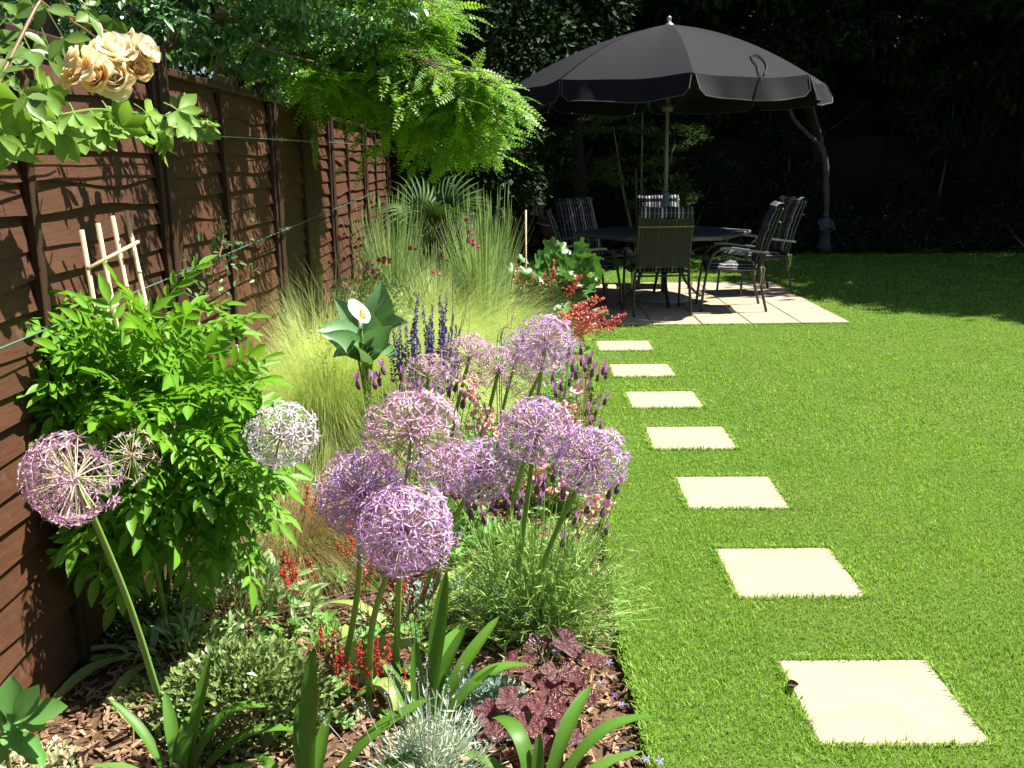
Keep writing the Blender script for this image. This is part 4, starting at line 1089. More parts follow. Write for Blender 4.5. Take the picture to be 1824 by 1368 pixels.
for (px, py) in [(712, 592), (705, 605), (690, 610), (722, 580), (735, 600), (745, 540), (740, 570), (752, 560), (760, 590), (765, 575), (772, 610), (782, 540), (788, 560), (795, 550), (790, 590), (800, 600), (808, 570), (812, 590), (820, 600), (748, 620), (760, 625), (733, 625), (775, 635), (698, 590), (785, 615), (805, 625), (715, 625), (770, 555)]:
    tp = D(px, py - 16, rng.uniform(4.5, 4.85)) - BS; d = nrm(np.array([tp[0] * .5, tp[1] * .3, .9]) + rng.normal(size=3) * .06); r2 = rots(np.cross(d, (1, 0, 0)), d)[0]
    link('flower_spike', SP[rng.integers(4)], t, mw=mat4(r2, tp - d * .24, rng.uniform(.9, 1.08)))
N = 900; d = rand_dirs(N, .4); T = d * rng.uniform(.3, 1, N)[:, None] ** .5 * [.36, .25, .33] + [0, 0, .12]; T = T[T[:, 2] > 0]; d = d[:len(T)]
MB().scatter(leaf_tpl(2, .36), rots(d), T, rng.uniform(.03, .06, len(T)), rng.random(len(T))).build('foliage', M_SALL, t, kind='stuff')

M_LAVF = leaf_mat('lavender_head', (0.13, 0.06, 0.11), (0.23, 0.13, 0.18), .7, .1, .2)
M_LAVB = leaf_mat('lavender_bract', (0.34, 0.12, 0.42), (0.56, 0.28, 0.64), .5, .45, .2)
M_LAVL = leaf_mat('lavender_leaf', (0.17, 0.32, 0.07), (0.40, 0.55, 0.17), .55, .3, .3)
def lav_mesh(seed):
    r_ = np.random.default_rng(seed); mb = MB()
    mb.add(*tube([(0, 0, -.20), (.003, 0, 0)], .0014, 4, False), tone=.5, m=2)
    V, q, _ = lathe([(.001, 0), (.006, .004), (.0075, .014), (.0055, .024), (.001, .028)], 6); mb.add(V + r_.normal(size=V.shape) * .0007, q, None, .3, 0)
    for k in range(4):
        a = k * PI / 2 + r_.random(); d = np.array([math.cos(a) * .35, math.sin(a) * .35, 1])
        v = xf(leaf_tpl(2, .42, .2, .1, .6), rots(d, (math.cos(a), math.sin(a), .1))[0], (0, 0, .024), r_.uniform(.022, .034)); mb.add(v[0], v[1], None, r_.random(), 1)
    return mb.mesh('flower', [M_LAVF, M_LAVB, M_LAVL])
LV = [lav_mesh(s) for s in range(5)]
def lavender(label, base, heads, Yr, fol_n, fol_r, fol_c, sc=1.0, grp=None):
    t = thing('french_lavender', label, 'lavender', tuple(base), group=grp)
    for (px, py) in heads:
        tp = D(px, py, rng.uniform(*Yr)) - base; d = nrm(np.array([tp[0] * .8, tp[1] * .4, max(.35, tp[2])]) + rng.normal(size=3) * .08)
        link('flower', LV[rng.integers(5)], t, mw=mat4(rots(np.cross(d, (1, .2, 0)), d)[0], tp - d * .02, sc * rng.uniform(.9, 1.15)))
    K = fol_n // 9; V_, mb = None, MB()
    for k in range(K):                       # sprigs: a stem with narrow leaves
        d = rand_dirs(1, .55)[0]; tp = np.array(fol_c) + d * np.array(fol_r) * rng.uniform(.55, 1); b0 = np.array([rng.normal() * .03, rng.normal() * .03, 0]) + np.array([fol_c[0], fol_c[1], 0]) * .5
        P = bez([b0, b0 * .4 + tp * .6 + [0, 0, .02], tp], 5); mb.add(*tube(P, .0012, 3, False), tone=.4)
        M = 9; f = rng.uniform(.35, 1, M); pi = P[(f * (len(P) - 1)).astype(int)]; dd = nrm(nrm(P[-1] - P[0]) + rng.normal(size=(M, 3)) * .75)
        mb.scatter((DIAMOND[0] * [.13, 1, .13], None, DIAMOND[2]), rots(dd, rng.normal(size=(M, 3))), pi, rng.uniform(.025, .05, M), rng.random(M))
    mb.build('foliage', M_LAVL, t, kind='stuff')
GL = 'French lavender plants along the lawn edge'
b = D(960, 1040, 2.95); b[2] = -.03
lavender('French lavender clump in front, its green needles spilling over the lawn edge', b, [(957, 870), (968, 865), (985, 850), (1003, 880), (1046, 905), (1085, 880), (1075, 910), (1080, 945), (1002, 965), (925, 915), (930, 890), (838, 915), (845, 900), (862, 925), (880, 910), (963, 890), (808, 880), (1100, 870), (905, 895), (1025, 925)], (2.75, 3.0), 5600, (.38, .28, .34), (0.02, .02, .14), 1.1, GL)
b = D(1000, 800, 4.2); b[2] = -.03
lavender('French lavender clump further back, with many dark heads beside the stepping stones', b, [(1010, 640), (1020, 655), (1035, 625), (1042, 655), (1055, 665), (1065, 672), (1075, 660), (1080, 668), (1048, 690), (1030, 690), (1015, 680), (1000, 690), (1060, 715), (1078, 715), (1062, 735), (1070, 760), (1045, 735), (985, 675), (990, 700), (1005, 715), (1025, 670), (1052, 640), (1015, 625), (1036, 645), (960, 700), (965, 720), (1050, 755)], (3.9, 4.3), 2600, (.30, .28, .34), (.02, 0, .16), 1.3, GL)
b = D(740, 830, 3.75); b[2] = -.02
lavender('French lavender in the middle, poking out of the feather grass between the globes', b, [(683, 660), (676, 680), (668, 685), (638, 685), (715, 670), (715, 690), (800, 700), (812, 690), (770, 700), (785, 715), (750, 695), (735, 700), (825, 720), (840, 705)], (3.5, 3.8), 900, (.25, .2, .24), (.02, 0, .12), 1.3, GL)

# silver lavender, bottom centre
M_SILV = leaf_mat('silver_leaf', (0.32, 0.42, 0.30), (0.58, 0.66, 0.52), .7, .2, .2)
M_GREYF = leaf_mat('grey_spike', (0.20, 0.19, 0.22), (0.34, 0.33, 0.36), .7, .1, .2)
b = G(765, 1400); b[2] = -.02; t = thing('silver_lavender', 'silver-leaved lavender with grey unopened spikes, bottom centre', 'lavender', tuple(b)); mb = MB()
for k in range(170):
    d = rand_dirs(1, .9)[0]; tp = d * np.array([.19, .17, .21]) * rng.uniform(.6, 1.1) + [0, .02, .02]; P = bez([d * [.03, .03, 0], tp * .5, tp], 5)
    mb.add(*tube(P, .0011, 3, False), tone=.6); M = 13; f = rng.uniform(.3, 1, M); pi = P[(f * (len(P) - 1)).astype(int)]
    mb.scatter((DIAMOND[0] * [.12, 1, .12], None, DIAMOND[2]), rots(nrm(nrm(tp) * .9 + rng.normal(size=(M, 3)) * .6), rng.normal(size=(M, 3))), pi, rng.uniform(.022, .045, M), rng.random(M))
mb.build('foliage', M_SILV, t, kind='stuff')
gm2 = MB(); d_, T_, sc_, r_ = spike(26, .035, .005, 9, .006)
gm2.add(*tube([(0, 0, -.16), (0, 0, 0)], .0011, 4, False), tone=.7).scatter(DIAMOND, rots(d_, r_.normal(size=d_.shape)), T_, sc_, r_.random(26)); gs = gm2.mesh('flower_spike', M_GREYF)
for (px, py) in ((700, 1205), (745, 1215), (760, 1190), (655, 1265), (585, 1290), (640, 1275), (820, 1205), (836, 1210), (762, 1235), (797, 1245), (690, 1240), (636, 1300), (720, 1230)):
    tp = D(px, py, 2.05 + rng.uniform(0, .15)) - b; d = nrm(tp * [.6, .3, 1]); link('flower_spike', gs, t, mw=mat4(rots(np.cross(d, (1, .2, 0)), d)[0], tp, 1.0))

# ------------------------------------------------------------------ coral red and pink flowers
M_RED = leaf_mat('red_bell', (0.495, 0.0225, 0.0225), (0.675, 0.063, 0.054), .45, .25, .3, (0.72, 0.045, 0.027))
M_CORAL = leaf_mat('coral_bell', (0.60, 0.09, 0.10), (0.78, 0.20, 0.18), .45, .25, .3, (.8, .15, .1))
M_DSTEM = plain_mat('dark_stem', (0.09, 0.05, 0.03), (0.16, 0.09, 0.05), .7)
OCT = (np.array([(1, 0, 0), (-1, 0, 0), (0, 1, 0), (0, -1, 0), (0, 0, 1.3), (0, 0, -.9)]), None, np.array([(0, 2, 4), (2, 1, 4), (1, 3, 4), (3, 0, 4), (2, 0, 5), (1, 2, 5), (3, 1, 5), (0, 3, 5)]))
def panicle(mat, seed, n=34, L=.11, w=.026, s=.0042):
    r_ = np.random.default_rng(seed); mb = MB(); f = r_.random(n) ** .8; a = r_.random(n) * 2 * PI; rr = w * (1 - .7 * f) * r_.uniform(.3, 1, n)
    T = np.stack([np.cos(a) * rr, np.sin(a) * rr, f * L], 1)
    mb.scatter(OCT, rots(nrm(r_.normal(size=(n, 3)))), T, r_.uniform(.75, 1.3, n) * s, r_.random(n), 0)
    mb.add(*tube([(0, 0, -.26), (.004, .003, -.1), (0, 0, L)], .0012, 4, False), m=1)
    for i in range(0, n, 2): mb.add(*tube([(0, 0, max(0, T[i][2] - .012)), T[i]], .0006, 3, False), m=1)
    return mb.mesh('flower', [mat, M_DSTEM])
PR_ = [panicle(M_RED, s) for s in range(4)]; PC_ = [panicle(M_CORAL, s + 9, 36, .16, .026, .0060) for s in range(4)]
def clump_of(name, label, cat, base, pts, Yr, meshes, lean=(0, 0, 1), sc=1.0, leafm=None, nleaf=0, leafs=(.05, .08), lr=.12, group=None):
    t = thing(name, label, cat, tuple(base), group=group)
    for (px, py) in pts:
        tp = D(px, py, rng.uniform(*Yr)) - base; d = nrm(np.array(lean) + np.array([tp[0], tp[1] * .5, 0]) * 1.6 + rng.normal(size=3) * .22)
        link('flower', meshes[rng.integers(len(meshes))], t, mw=mat4(rots(np.cross(d, (1, .2, 0)), d)[0], tp - d * .05 * sc, sc * rng.uniform(.85, 1.15)))
    if nleaf:
        a = rng.random(nleaf) * 2 * PI; rr = lr * np.sqrt(rng.random(nleaf)); P = np.stack([np.cos(a) * rr, np.sin(a) * rr, rng.uniform(.03, .10, nleaf) * (lr / .12)], 1)
        leaves(t, leafm, P, np.stack([np.cos(a), np.sin(a), rng.uniform(-.2, .5, nleaf)], 1), np.array([.2, -.3, 1]) + rng.normal(size=(nleaf, 3)) * .25, rng.uniform(*leafs, nleaf))
    return t
def lobed(nl=7, ruff=.06, depth=.25, rings=2, cup=.12):
    """Round lobed leaf, base at origin, spreading along +y."""
    M = nl * 4; th = np.linspace(-PI * .92, PI * .92, M); V = [(0, .36, 0)]
    for r_ in range(1, rings + 1):
        f = r_ / rings
        for k, a in enumerate(th):
            lob = 1 - depth * f * (0.5 + 0.5 * math.cos(a * nl * 1.08)) + (.07 * math.cos(a * nl * 3.2) if r_ == rings else 0)
            V.append((math.sin(a) * .5 * f * lob, .36 + math.cos(a) * .56 * f * lob, cup * f * f + ruff * f * math.sin(a * nl * 1.6 + f)))
    q = [(1 + r_ * M + k, 1 + r_ * M + k + 1, 1 + (r_ + 1) * M + k + 1, 1 + (r_ + 1) * M + k) for r_ in range(rings - 1) for k in range(M - 1)]
    t = [(0, 1 + k + 1, 1 + k) for k in range(M - 1)]
    return np.array(V), np.array([f[::-1] for f in q]) if False else np.array(q), np.array(t)
M_GER = leaf_mat('lobed_green_leaf', (0.08, 0.235, 0.035), (0.20, 0.39, 0.08), .5, .3, .4)
LOB = [tmesh('leaf', lobed(5, .05, .35), M_GER) for _ in range(3)]
b = D(520, 1060, 3.0); b[2] = -.01
clump_of('coral_bells', 'small red-flowered plant beside the straw-brown grass tuft', 'flower', b, [(512, 1000), (505, 1018), (520, 1025), (530, 1010), (515, 1040), (528, 1038), (500, 1030), (545, 890), (560, 900), (575, 870), (555, 1012)], (2.9, 3.05), PR_, sc=.75, leafm=LOB, nleaf=9, lr=.10)
b = D(700, 1090, 2.75); b[2] = -.01
clump_of('coral_bells', 'dense red-flowered plant under the front purple globes', 'flower', b, [(700, 1020), (712, 1035), (690, 1050), (720, 1055), (735, 1045), (705, 1070), (725, 1075), (715, 1090), (755, 1055), (772, 1045), (690, 1085), (735, 1085), (648, 1030), (660, 1020), (612, 985), (625, 970), (710, 1005), (640, 1045), (700, 1105)], (2.6, 2.8), PR_, sc=.8, leafm=LOB, nleaf=14, lr=.13)
b = D(640, 1215, 2.5); b[2] = -.01
clump_of('coral_bells', 'lowest red-flowered plant, at the foot of the two thick globe stalks', 'flower', b, [(590, 1150), (605, 1170), (598, 1185), (620, 1195), (645, 1180), (660, 1190), (675, 1175), (630, 1205), (615, 1200), (690, 1165), (665, 1160), (570, 1150), (720, 1205), (655, 1200), (640, 1165), (680, 1190)], (2.4, 2.55), PR_, sc=.7, leafm=LOB, nleaf=10, lr=.1)
b = D(990, 590, 7.3); b[2] = -.02
clump_of('coral_flowered_plant', 'coral-pink flower spikes leaning over the grass in front of the shaded patio corner', 'flower', b, [(1005, 575), (1020, 565), (1035, 572), (1050, 570), (1062, 575), (1078, 572), (1015, 585), (1030, 590), (1045, 582), (1060, 590), (1000, 560), (1025, 550), (1040, 548), (1010, 600), (990, 600), (1050, 560), (1035, 565), (1022, 578), (1042, 592), (1012, 566)], (7.0, 7.5), PC_, (.7, -.2, .45), 1.5, LOB, 16, (.10, .16), .3)
M_OAK = leaf_mat('glossy_leaf', (0.04, 0.125, 0.025), (0.10, 0.22, 0.045), .3, .2, .55)
OAK = [tmesh('leaf', lobed(5, .04, .35, 2, .1), M_OAK) for _ in range(3)]
b = D(970, 570, 8.0); b[2] = -.02
t = clump_of('oakleaf_shrub', 'glossy green lobed-leaf shrub with coral flower spikes beside the left chair', 'shrub', b, [(985, 495), (980, 510), (975, 505), (962, 512), (960, 525), (1015, 520), (1020, 515), (1008, 525), (945, 510), (925, 495), (930, 515), (920, 520)], (7.6, 8.0), PC_, (.2, 0, 1), 1.25, OAK, 0)
N = 150; d = rand_dirs(N, .3); P = d * rng.uniform(.5, 1, N)[:, None] * [.42, .35, .42] + [0.02, 0, .42]; P[:, 0] += .1 * (P[:, 2] > .6)
leaves(t, OAK, P, nrm(d + rng.normal(size=d.shape) * .4 + [0, -.3, -.2]), np.array([.35, -.4, .8]) + rng.normal(size=d.shape) * .35, rng.uniform(.10, .17, N))
mb = MB()
for k in range(14): mb.add(*tube(bez([(rng.normal() * .05, rng.normal() * .05, 0), P[k] * [.4, .4, .5], P[k]], 4), .005, 5, False))
mb.build('stem', M_STEM, t, kind='stuff')
cane = MB().add(*tube([(0, 0, 0), (.012, 0, 1.12)], .007, 7)).build('bamboo_cane', M_CANE, smooth=True); cane.location = tuple(D(936, 575, 7.9) * [1, 1, 0])
tag(cane, 'single thin bamboo cane upright beside the dark patio chairs', 'cane')
cane = MB().add(*tube([(0, 0, 0), (-.10, -.02, .72)], .006, 7)).build('marker_stick', plain_mat('grey_stick', (.45, .45, .45), (.6, .6, .6), .5)); cane.location = tuple(D(470, 690, 4.25) * [1, 1, 0] + [0, 0, .02])
tag(cane, 'short pale grey stick leaning at the fence foot behind the leafy shrub', 'stick')

M_PINK = leaf_mat('pink_flower', (0.80, 0.40, 0.42), (0.90, 0.66, 0.62), .5, .35, .3, (.9, .5, .45))
def snap(seed):
    r_ = np.random.default_rng(seed); mb = MB(); n = 9
    for k in range(n):
        a = r_.random() * 2 * PI; f = k / n; c_ = np.array([math.cos(a) * .016, math.sin(a) * .016, f * .10])
        V, q, _ = lathe([(.003, 0), (.009, .008), (.012, .02), (.015, .028), (.006, .024)], 7)
        R = rots(np.cross((math.cos(a), math.sin(a), .5), (.1, .2, 1)), (math.cos(a), math.sin(a), .3))[0]
        mb.add((V * (1 - .5 * f) + r_.normal(size=V.shape) * .0016) @ R.T + c_, q, None, r_.random(), 0)
    mb.add(*tube([(0, 0, -.2), (0, 0, .11)], .002, 4, False), tone=.5, m=1)
    return mb.mesh('flower', [M_PINK, M_GSTEM])
SN = [snap(s) for s in range(4)]
LNC = tmesh('leaf', leaf_tpl(3, .3, .2), M_SALL)
b = D(860, 850, 3.5); b[2] = -.02
clump_of('pink_snapdragon', 'salmon-pink snapdragons scattered among the purple globes', 'flower', b, [(838, 700), (852, 720), (868, 738), (862, 755), (845, 760), (895, 750), (900, 765), (880, 770), (830, 690), (925, 735), (1010, 730), (1020, 758), (808, 805), (798, 815), (965, 830), (955, 845), (1065, 880), (1072, 900), (1085, 895), (1055, 920), (1005, 760), (840, 675), (930, 730), (1000, 870)], (3.3, 3.6), SN, (0, 0, 1), .75, [LNC], 60, (.04, .08), .32)
po = MB(); V, q, _ = lathe([(.002, 0), (.02, .006), (.032, .02), (.03, .026), (.006, .012)], 9); po.add(V + rng.normal(size=V.shape) * .0015, q, None, .6); po.add(*tube([(0, 0, -.4), (0, 0, 0)], .002, 4), m=1)
b = D(1027, 700, 4.2); o = po.build('pink_flower', [M_PINK, M_GSTEM]); o.location = tuple(b); o.rotation_euler = (.9, .1, 0); o.rotation_euler = (.55, 0, 0)
tag(o, 'single round salmon-pink flower among the dark lavender heads', 'flower')

# ------------------------------------------------------------------ strap leaves
M_STRAP = leaf_mat('strap_leaf', (0.05, 0.150, 0.012), (0.13, 0.27, 0.035), .46, .3, .32)
M_STRAPY = leaf_mat('yellowing_strap_leaf', (0.18, 0.31, 0.05), (0.46, 0.52, 0.17), .45, .35, .35)
def strap(name, label, cat, base, specs, mat, group=None):
    """specs: (azimuth deg from +x, length, start elevation deg, bend deg, width)"""
    t = thing(name, label, cat, tuple(base), group=group)
    for (az, L, e0, bd, w) in specs:
        a = math.radians(az); p = np.array([math.cos(a) * .012, math.sin(a) * .012, -.01]); P = [p]; K = 14
        for k in range(K):
            u = (k + .5) / K; e = math.radians(e0 - bd * (u ** 2 * .55 + .45 / (1 + math.exp(-(u - .58) * 14)))); az_ = a + .12 * math.sin(3 * u + az)
            p = p + np.array([math.cos(az_) * math.cos(e), math.sin(az_) * math.cos(e), math.sin(e)]) * L * 1.12 / K; P.append(p)
        u = np.linspace(0, 1, K + 1); prof = w * 1.45 * np.clip(np.minimum(.60 + .6 * u, (1 - u) ** .42 * 1.55), .05, 1)
        V, q, _ = strip(P, prof, (0, 0, 1), .22 if bd < 60 else .12)
        MB().add(V, q, None, np.clip(np.tile([.25, .62, .30], K + 1) + (rng.random() - .5) * .4 + np.repeat(np.linspace(.18, -.12, K + 1), 3), 0, 1)).build('leaf', mat, t, smooth=True)
    return t
GS = 'strap-leaved clumps along the front of the bed'
b = G(315, 1395); b[2] = -.02
strap('strap_leaved_plant', 'strap-leaved clump at bottom left with one leaf folded over sharply', 'plant', b, [(80, .26, 78, 150, .032), (40, .34, 62, 110, .032), (112, .22, 70, 20, .024), (20, .32, 42, 70, .030), (150, .26, 58, 30, .022), (62, .30, 68, 8, .026), (-20, .24, 40, 30, .024), (200, .2, 50, 40, .022)], M_STRAP, GS)
b = G(545, 1440); b[2] = -.02
strap('strap_leaved_plant', 'strap-leaved clump at the bottom edge, left of the silver lavender', 'plant', b, [(84, .36, 80, 10, .034), (110, .24, 78, 15, .026), (28, .36, 52, 38, .036), (12, .30, 34, 30, .030), (70, .22, 60, 10, .026), (140, .2, 48, 60, .024), (-40, .22, 40, 40, .026)], M_STRAP, GS)
b = G(748, 1315); b[2] = -.02
strap('strap_leaved_plant', 'tall dark strap-leaved clump right of the lowest red flowers', 'plant', b, [(62, .42, 72, 6, .034), (72, .34, 66, 70, .040), (42, .36, 58, 30, .034), (30, .38, 50, 80, .034), (95, .26, 82, 10, .026), (20, .26, 46, 10, .028), (130, .24, 60, 40, .024), (52, .30, 64, 20, .03)], M_STRAP, GS)
b = G(955, 1420); b[2] = -.03
strap('strap_leaved_plant', 'strap-leaved clump at the bottom edge in front of the red leaves', 'plant', b, [(118, .28, 74, 110, .032), (50, .30, 56, 40, .030), (26, .36, 46, 62, .030), (12, .26, 36, 35, .026), (85, .16, 76, 10, .022), (150, .22, 44, 50, .026), (-30, .2, 36, 30, .024)], M_STRAP, GS)
b = G(915, 1140); b[2] = -.03
strap('strap_leaved_plant', 'fan of narrow strap leaves at the foot of the two right globe stalks', 'plant', b, [(70, .30, 60, 40, .018), (30, .32, 44, 90, .018), (48, .30, 55, 30, .016), (150, .34, 36, 60, .020), (170, .30, 28, 30, .020), (15, .28, 32, 60, .018), (110, .24, 62, 40, .016), (190, .3, 20, 30, .018), (60, .26, 50, 20, .016), (130, .3, 45, 80, .018)], M_STRAP, GS)
b = G(630, 1235); b[2] = -.02
strap('globe_flower_leaves', 'floppy yellowing strap leaves at the foot of the front globe stalks', 'foliage', b, [(-50, 0.286, 55, 150, 0.045), (-110, 0.260, 50, 150, 0.038), (-75, 0.208, 40, 120, 0.040), (20, 0.338, 60, 150, 0.040), (60, 0.312, 58, 130, 0.034), (-150, 0.286, 50, 130, 0.034), (100, 0.234, 60, 60, 0.029), (-20, 0.260, 45, 110, 0.038)], M_STRAPY)
b = G(735, 1140); b[2] = -.02
strap('globe_flower_leaves', 'pale curling strap leaves between the red flowers and the tall strap clump', 'foliage', b, [(10, 0.312, 62, 170, 0.045), (40, 0.390, 46, 120, 0.034), (0, 0.442, 30, 50, 0.034), (-20, 0.338, 42, 100, 0.038), (160, 0.312, 40, 60, 0.027), (60, 0.364, 50, 60, 0.027), (-60, 0.286, 40, 120, 0.038), (-5, 0.546, 24, 30, 0.027)], M_STRAPY)
b = G(290, 1155); b[2] = -.01
strap('globe_flower_leaves', 'withered strap leaves lying on the bark below the leftmost globe', 'foliage', b, [(-120, 0.390, 22, 45, 0.036), (-150, 0.286, 30, 50, 0.025), (150, 0.286, 40, 100, 0.016), (-100, 0.338, 16, 30, 0.029), (-135, 0.442, 18, 40, 0.038)], M_STRAPY)

# ------------------------------------------------------------------ red-leaved heuchera
n = NT('red_leaf'); o = n.obj(); sp = n.n('ShaderNodeSeparateXYZ'); n.l(o, sp.inputs[0]); oi = n.n('ShaderNodeObjectInfo').outputs['Random']
an = n.math('ARCTAN2', sp.outputs[0], n.math('SUBTRACT', sp.outputs[1], .36))
ve = n.ramp(n.math('ABSOLUTE', n.math('SINE', n.math('ADD', n.math('MULTIPLY', an, 4.5), n.math('MULTIPLY', n.noise(7, 2, o), 1.2)))), .02, .28)
cr = n.noise(5, 3, o)
c = n.mix(n.ramp(cr, .35, .7), (0.052, 0.015, 0.024), (0.22, 0.12, 0.125)); c = n.mix(n.math('MULTIPLY', oi, .8), c, (0.15, 0.042, 0.040)); c = n.mix(n.math('MULTIPLY', n.math('SUBTRACT', 1.0, ve), .75), c, (0.040, 0.010, 0.016))
p = n.pbr(c, .32, .6, bump=n.math('ADD', n.math('MULTIPLY', ve, .6), n.noise(9, 2, o)), bstr=.55, bdist=.06)
tr = n.n('ShaderNodeBsdfTranslucent'); n.l(n.mix(.6, c, (.45, .03, .02)), tr.inputs['Color'])
ms = n.n('ShaderNodeMixShader'); ms.inputs[0].default_value = .30; n.l(p.outputs[0], ms.inputs[1]); n.l(tr.outputs[0], ms.inputs[2]); M_HEU = n.done(ms)
HL = [tmesh('leaf', lobed(5, .032, .17, 4, .09), M_HEU) for _ in range(4)]
b = G(975, 1240); b[2] = -.03; t = thing('red_leaved_plant', 'plant with ruffled wine-red lobed leaves near the lawn edge', 'plant', tuple(b))
for i, (px, py, s, d, n_, Y) in enumerate([(1010, 1150, .105, (.6, -.3, -.5), (.4, -.5, .6), 2.72), (925, 1185, .095, (-.1, -.7, -.3), (.1, -.5, .8), 2.62), (1000, 1205, .125, (.2, -.8, -.1), (.15, -.35, .9), 2.52), (915, 1255, .115, (-.3, -.8, -.2), (-.05, -.4, .9), 2.42), (975, 1265, .115, (.1, -.9, -.2), (.1, -.4, .9), 2.38), (870, 1275, .095, (-.8, -.5, -.1), (-.1, -.3, .9), 2.40), (1000, 1290, .10, (.4, -.8, -.2), (.2, -.3, .9), 2.36), (1045, 1245, .09, (.8, -.4, -.1), (.3, -.2, .9), 2.45), (955, 1150, .08, (-.5, .3, .3), (0, -.6, .7), 2.72), (1060, 1180, .08, (.9, -.2, -.2), (.1, -.1, 1), 2.6), (940, 1300, .10, (-.2, -.9, -.2), (0, -.3, 1), 2.30), (1020, 1320, .085, (.4, -.8, -.1), (.2, -.2, 1), 2.28), (880, 1310, .085, (-.6, -.7, -.2), (-.1, -.2, 1), 2.3), (985, 1230, .09, (0, -.8, -.4), (0, -.5, .8), 2.46), (950, 1215, .08, (-.5, -.6, .1), (0, -.3, 1), 2.52), (1070, 1300, .07, (.8, -.5, -.1), (.2, 0, 1), 2.32), (1030, 1215, .075, (.6, -.3, .2), (0, -.3, 1), 2.5), (965, 1330, .075, (.1, -.9, 0), (0, -.2, 1), 2.25)]):
    P0 = D(px, py, Y) - b; P0[2] = max(P0[2], .045); d = nrm(np.array(d, float) + rng.normal(size=3) * .1); p1 = P0 - d * s * .45
    link('leaf', HL[i % 4], t, mw=mat4(rots(d, np.array(n_) + rng.normal(size=3) * .12)[0], p1, s * 1.0))
    MB().add(*tube(bez([(0, 0, 0), p1 * [.5, .5, .7], p1 + d * s * .36], 4), .0016, 5)).build('leaf_stalk', M_DSTEM, t)

# ------------------------------------------------------------------ low fillers
def mound(name, label, cat, base, rad, mat, n, size, tpl=None, obj_n=0, up=.35, group=None, flat=False):
    t = thing(name, label, cat, tuple(base), group=group); tpl = tpl or leaf_tpl(3, .34, .2)
    d = rand_dirs(n, up); d[:, 2] = abs(d[:, 2]); P = d * (rng.uniform(.35, 1, n) ** .5)[:, None] * np.array(rad)
    dd = nrm(d + rng.normal(size=d.shape) * .55 + [0, 0, .1]); nn = np.array([.25, -.3, 1]) + rng.normal(size=d.shape) * .4; s = rng.uniform(*size, n)
    o_ = np.argsort(P[:, 1]); P, dd, nn, s = P[o_], dd[o_], nn[o_], s[o_]
    if obj_n:
        ms_ = [tmesh('leaf', tpl, mat, tone=rng.random()) for _ in range(5)]; leaves(t, ms_, P[:obj_n], dd[:obj_n], nn[:obj_n], s[:obj_n])
    if n > obj_n: MB().scatter(tpl, rots(dd[obj_n:], nn[obj_n:]), P[obj_n:], s[obj_n:], rng.random(n - obj_n)).build('foliage', mat, t, kind='stuff')
    mb = MB()
    for k in range(0, n, max(1, n // 30)): mb.add(*tube([(P[k][0] * .3, P[k][1] * .3, 0), P[k] * .6 + [0, 0, .01], P[k]], .0016, 4, False), tone=.5)
    mb.build('stem', M_GSTEM, t, kind='stuff')
    return t
def gz(px, py, z=-.02):
    b = G(px, py); b[2] = z; return b
M_SAGE = leaf_mat('sage_leaf', (0.17, 0.31, 0.10), (0.34, 0.47, 0.21), .5, .3, .35)
M_VAR = leaf_mat('mottled_small_leaf', (0.055, 0.12, 0.024), (0.30, 0.36, 0.12), .35, .25, .5)
M_SED = leaf_mat('blue_grey_leaf', (0.17, 0.28, 0.22), (0.38, 0.50, 0.42), .55, .15, .35)
M_EUP = leaf_mat('rounded_leaf', (0.10, 0.28, 0.06), (0.16, 0.36, 0.09), .45, .35, .4)
M_CREAM = leaf_mat('cream_variegated_leaf', (0.30, 0.36, 0.14), (0.68, 0.68, 0.46), .5, .25, .3)
lance = leaf_tpl(3, .24, .22, .2)
mound('narrow_leaved_perennial', 'sage-green perennial with narrow leaves right of the shrub stems', 'perennial', gz(435, 1115), (.27, .22, .24), M_SAGE, 420, (.045, .085), lance, 280, .6)
mound('narrow_leaved_perennial', 'lower sage-green perennial with narrow leaves, left in front of the globe stalks', 'perennial', gz(350, 1175), (.22, .16, .14), M_SAGE, 300, (.035, .07), lance, 170, .4)
mound('mottled_shrublet', 'low dark shrublet with small mottled olive leaves at lower left', 'shrub', gz(440, 1285), (.26, .22, .24), M_VAR, 3800, (.016, .030), leaf_tpl(2, .62, .25), 300)
mound('mottled_shrublet', 'smaller trailing patch of mottled olive leaves left of the dark shrublet', 'shrub', gz(285, 1250), (.16, .12, .08), M_VAR, 620, (.015, .028), leaf_tpl(2, .6, .25), 200)
mound('blue_grey_sedum', 'blue-grey succulent carpet under the tall strap clump', 'sedum', gz(835, 1265), (.19, .20, .085), M_SED, 3600, (.012, .020), leaf_tpl(2, .6, .3))
mound('blue_grey_sedum', 'blue-grey succulent carpet behind the dense red flowers', 'sedum', gz(800, 1085), (.22, .20, .10), M_SED, 3000, (.012, .022), leaf_tpl(2, .6, .3))
mound('green_undergrowth', 'mid-green undergrowth at the foot of the right-hand globes', 'foliage', gz(880, 1000), (.22, .22, .15), M_GER, 700, (.03, .06), lance, 0)
mound('green_undergrowth', 'green undergrowth between the rear globes and the lawn', 'foliage', gz(900, 850), (.40, .40, .28), M_SALL, 1900, (.03, .07), lance, 0)
mound('green_undergrowth', 'leafy undergrowth below the middle globes', 'foliage', gz(780, 960), (.25, .25, .14), M_GER, 800, (.03, .06), lance, 0)
mound('green_undergrowth', 'leafy undergrowth between salvia and coral flowers', 'foliage', gz(930, 700), (.40, .6, .36), M_GER, 2400, (.035, .07), leaf_tpl(2, .45, .25), 0)
t = mound('lobed_leaf_plant', 'low plant with pale lobed leaves behind the left front globe', 'perennial', gz(605, 1060), (.13, .10, .10), M_GER, 30, (.05, .085), lobed(6, .05, .4), 30)
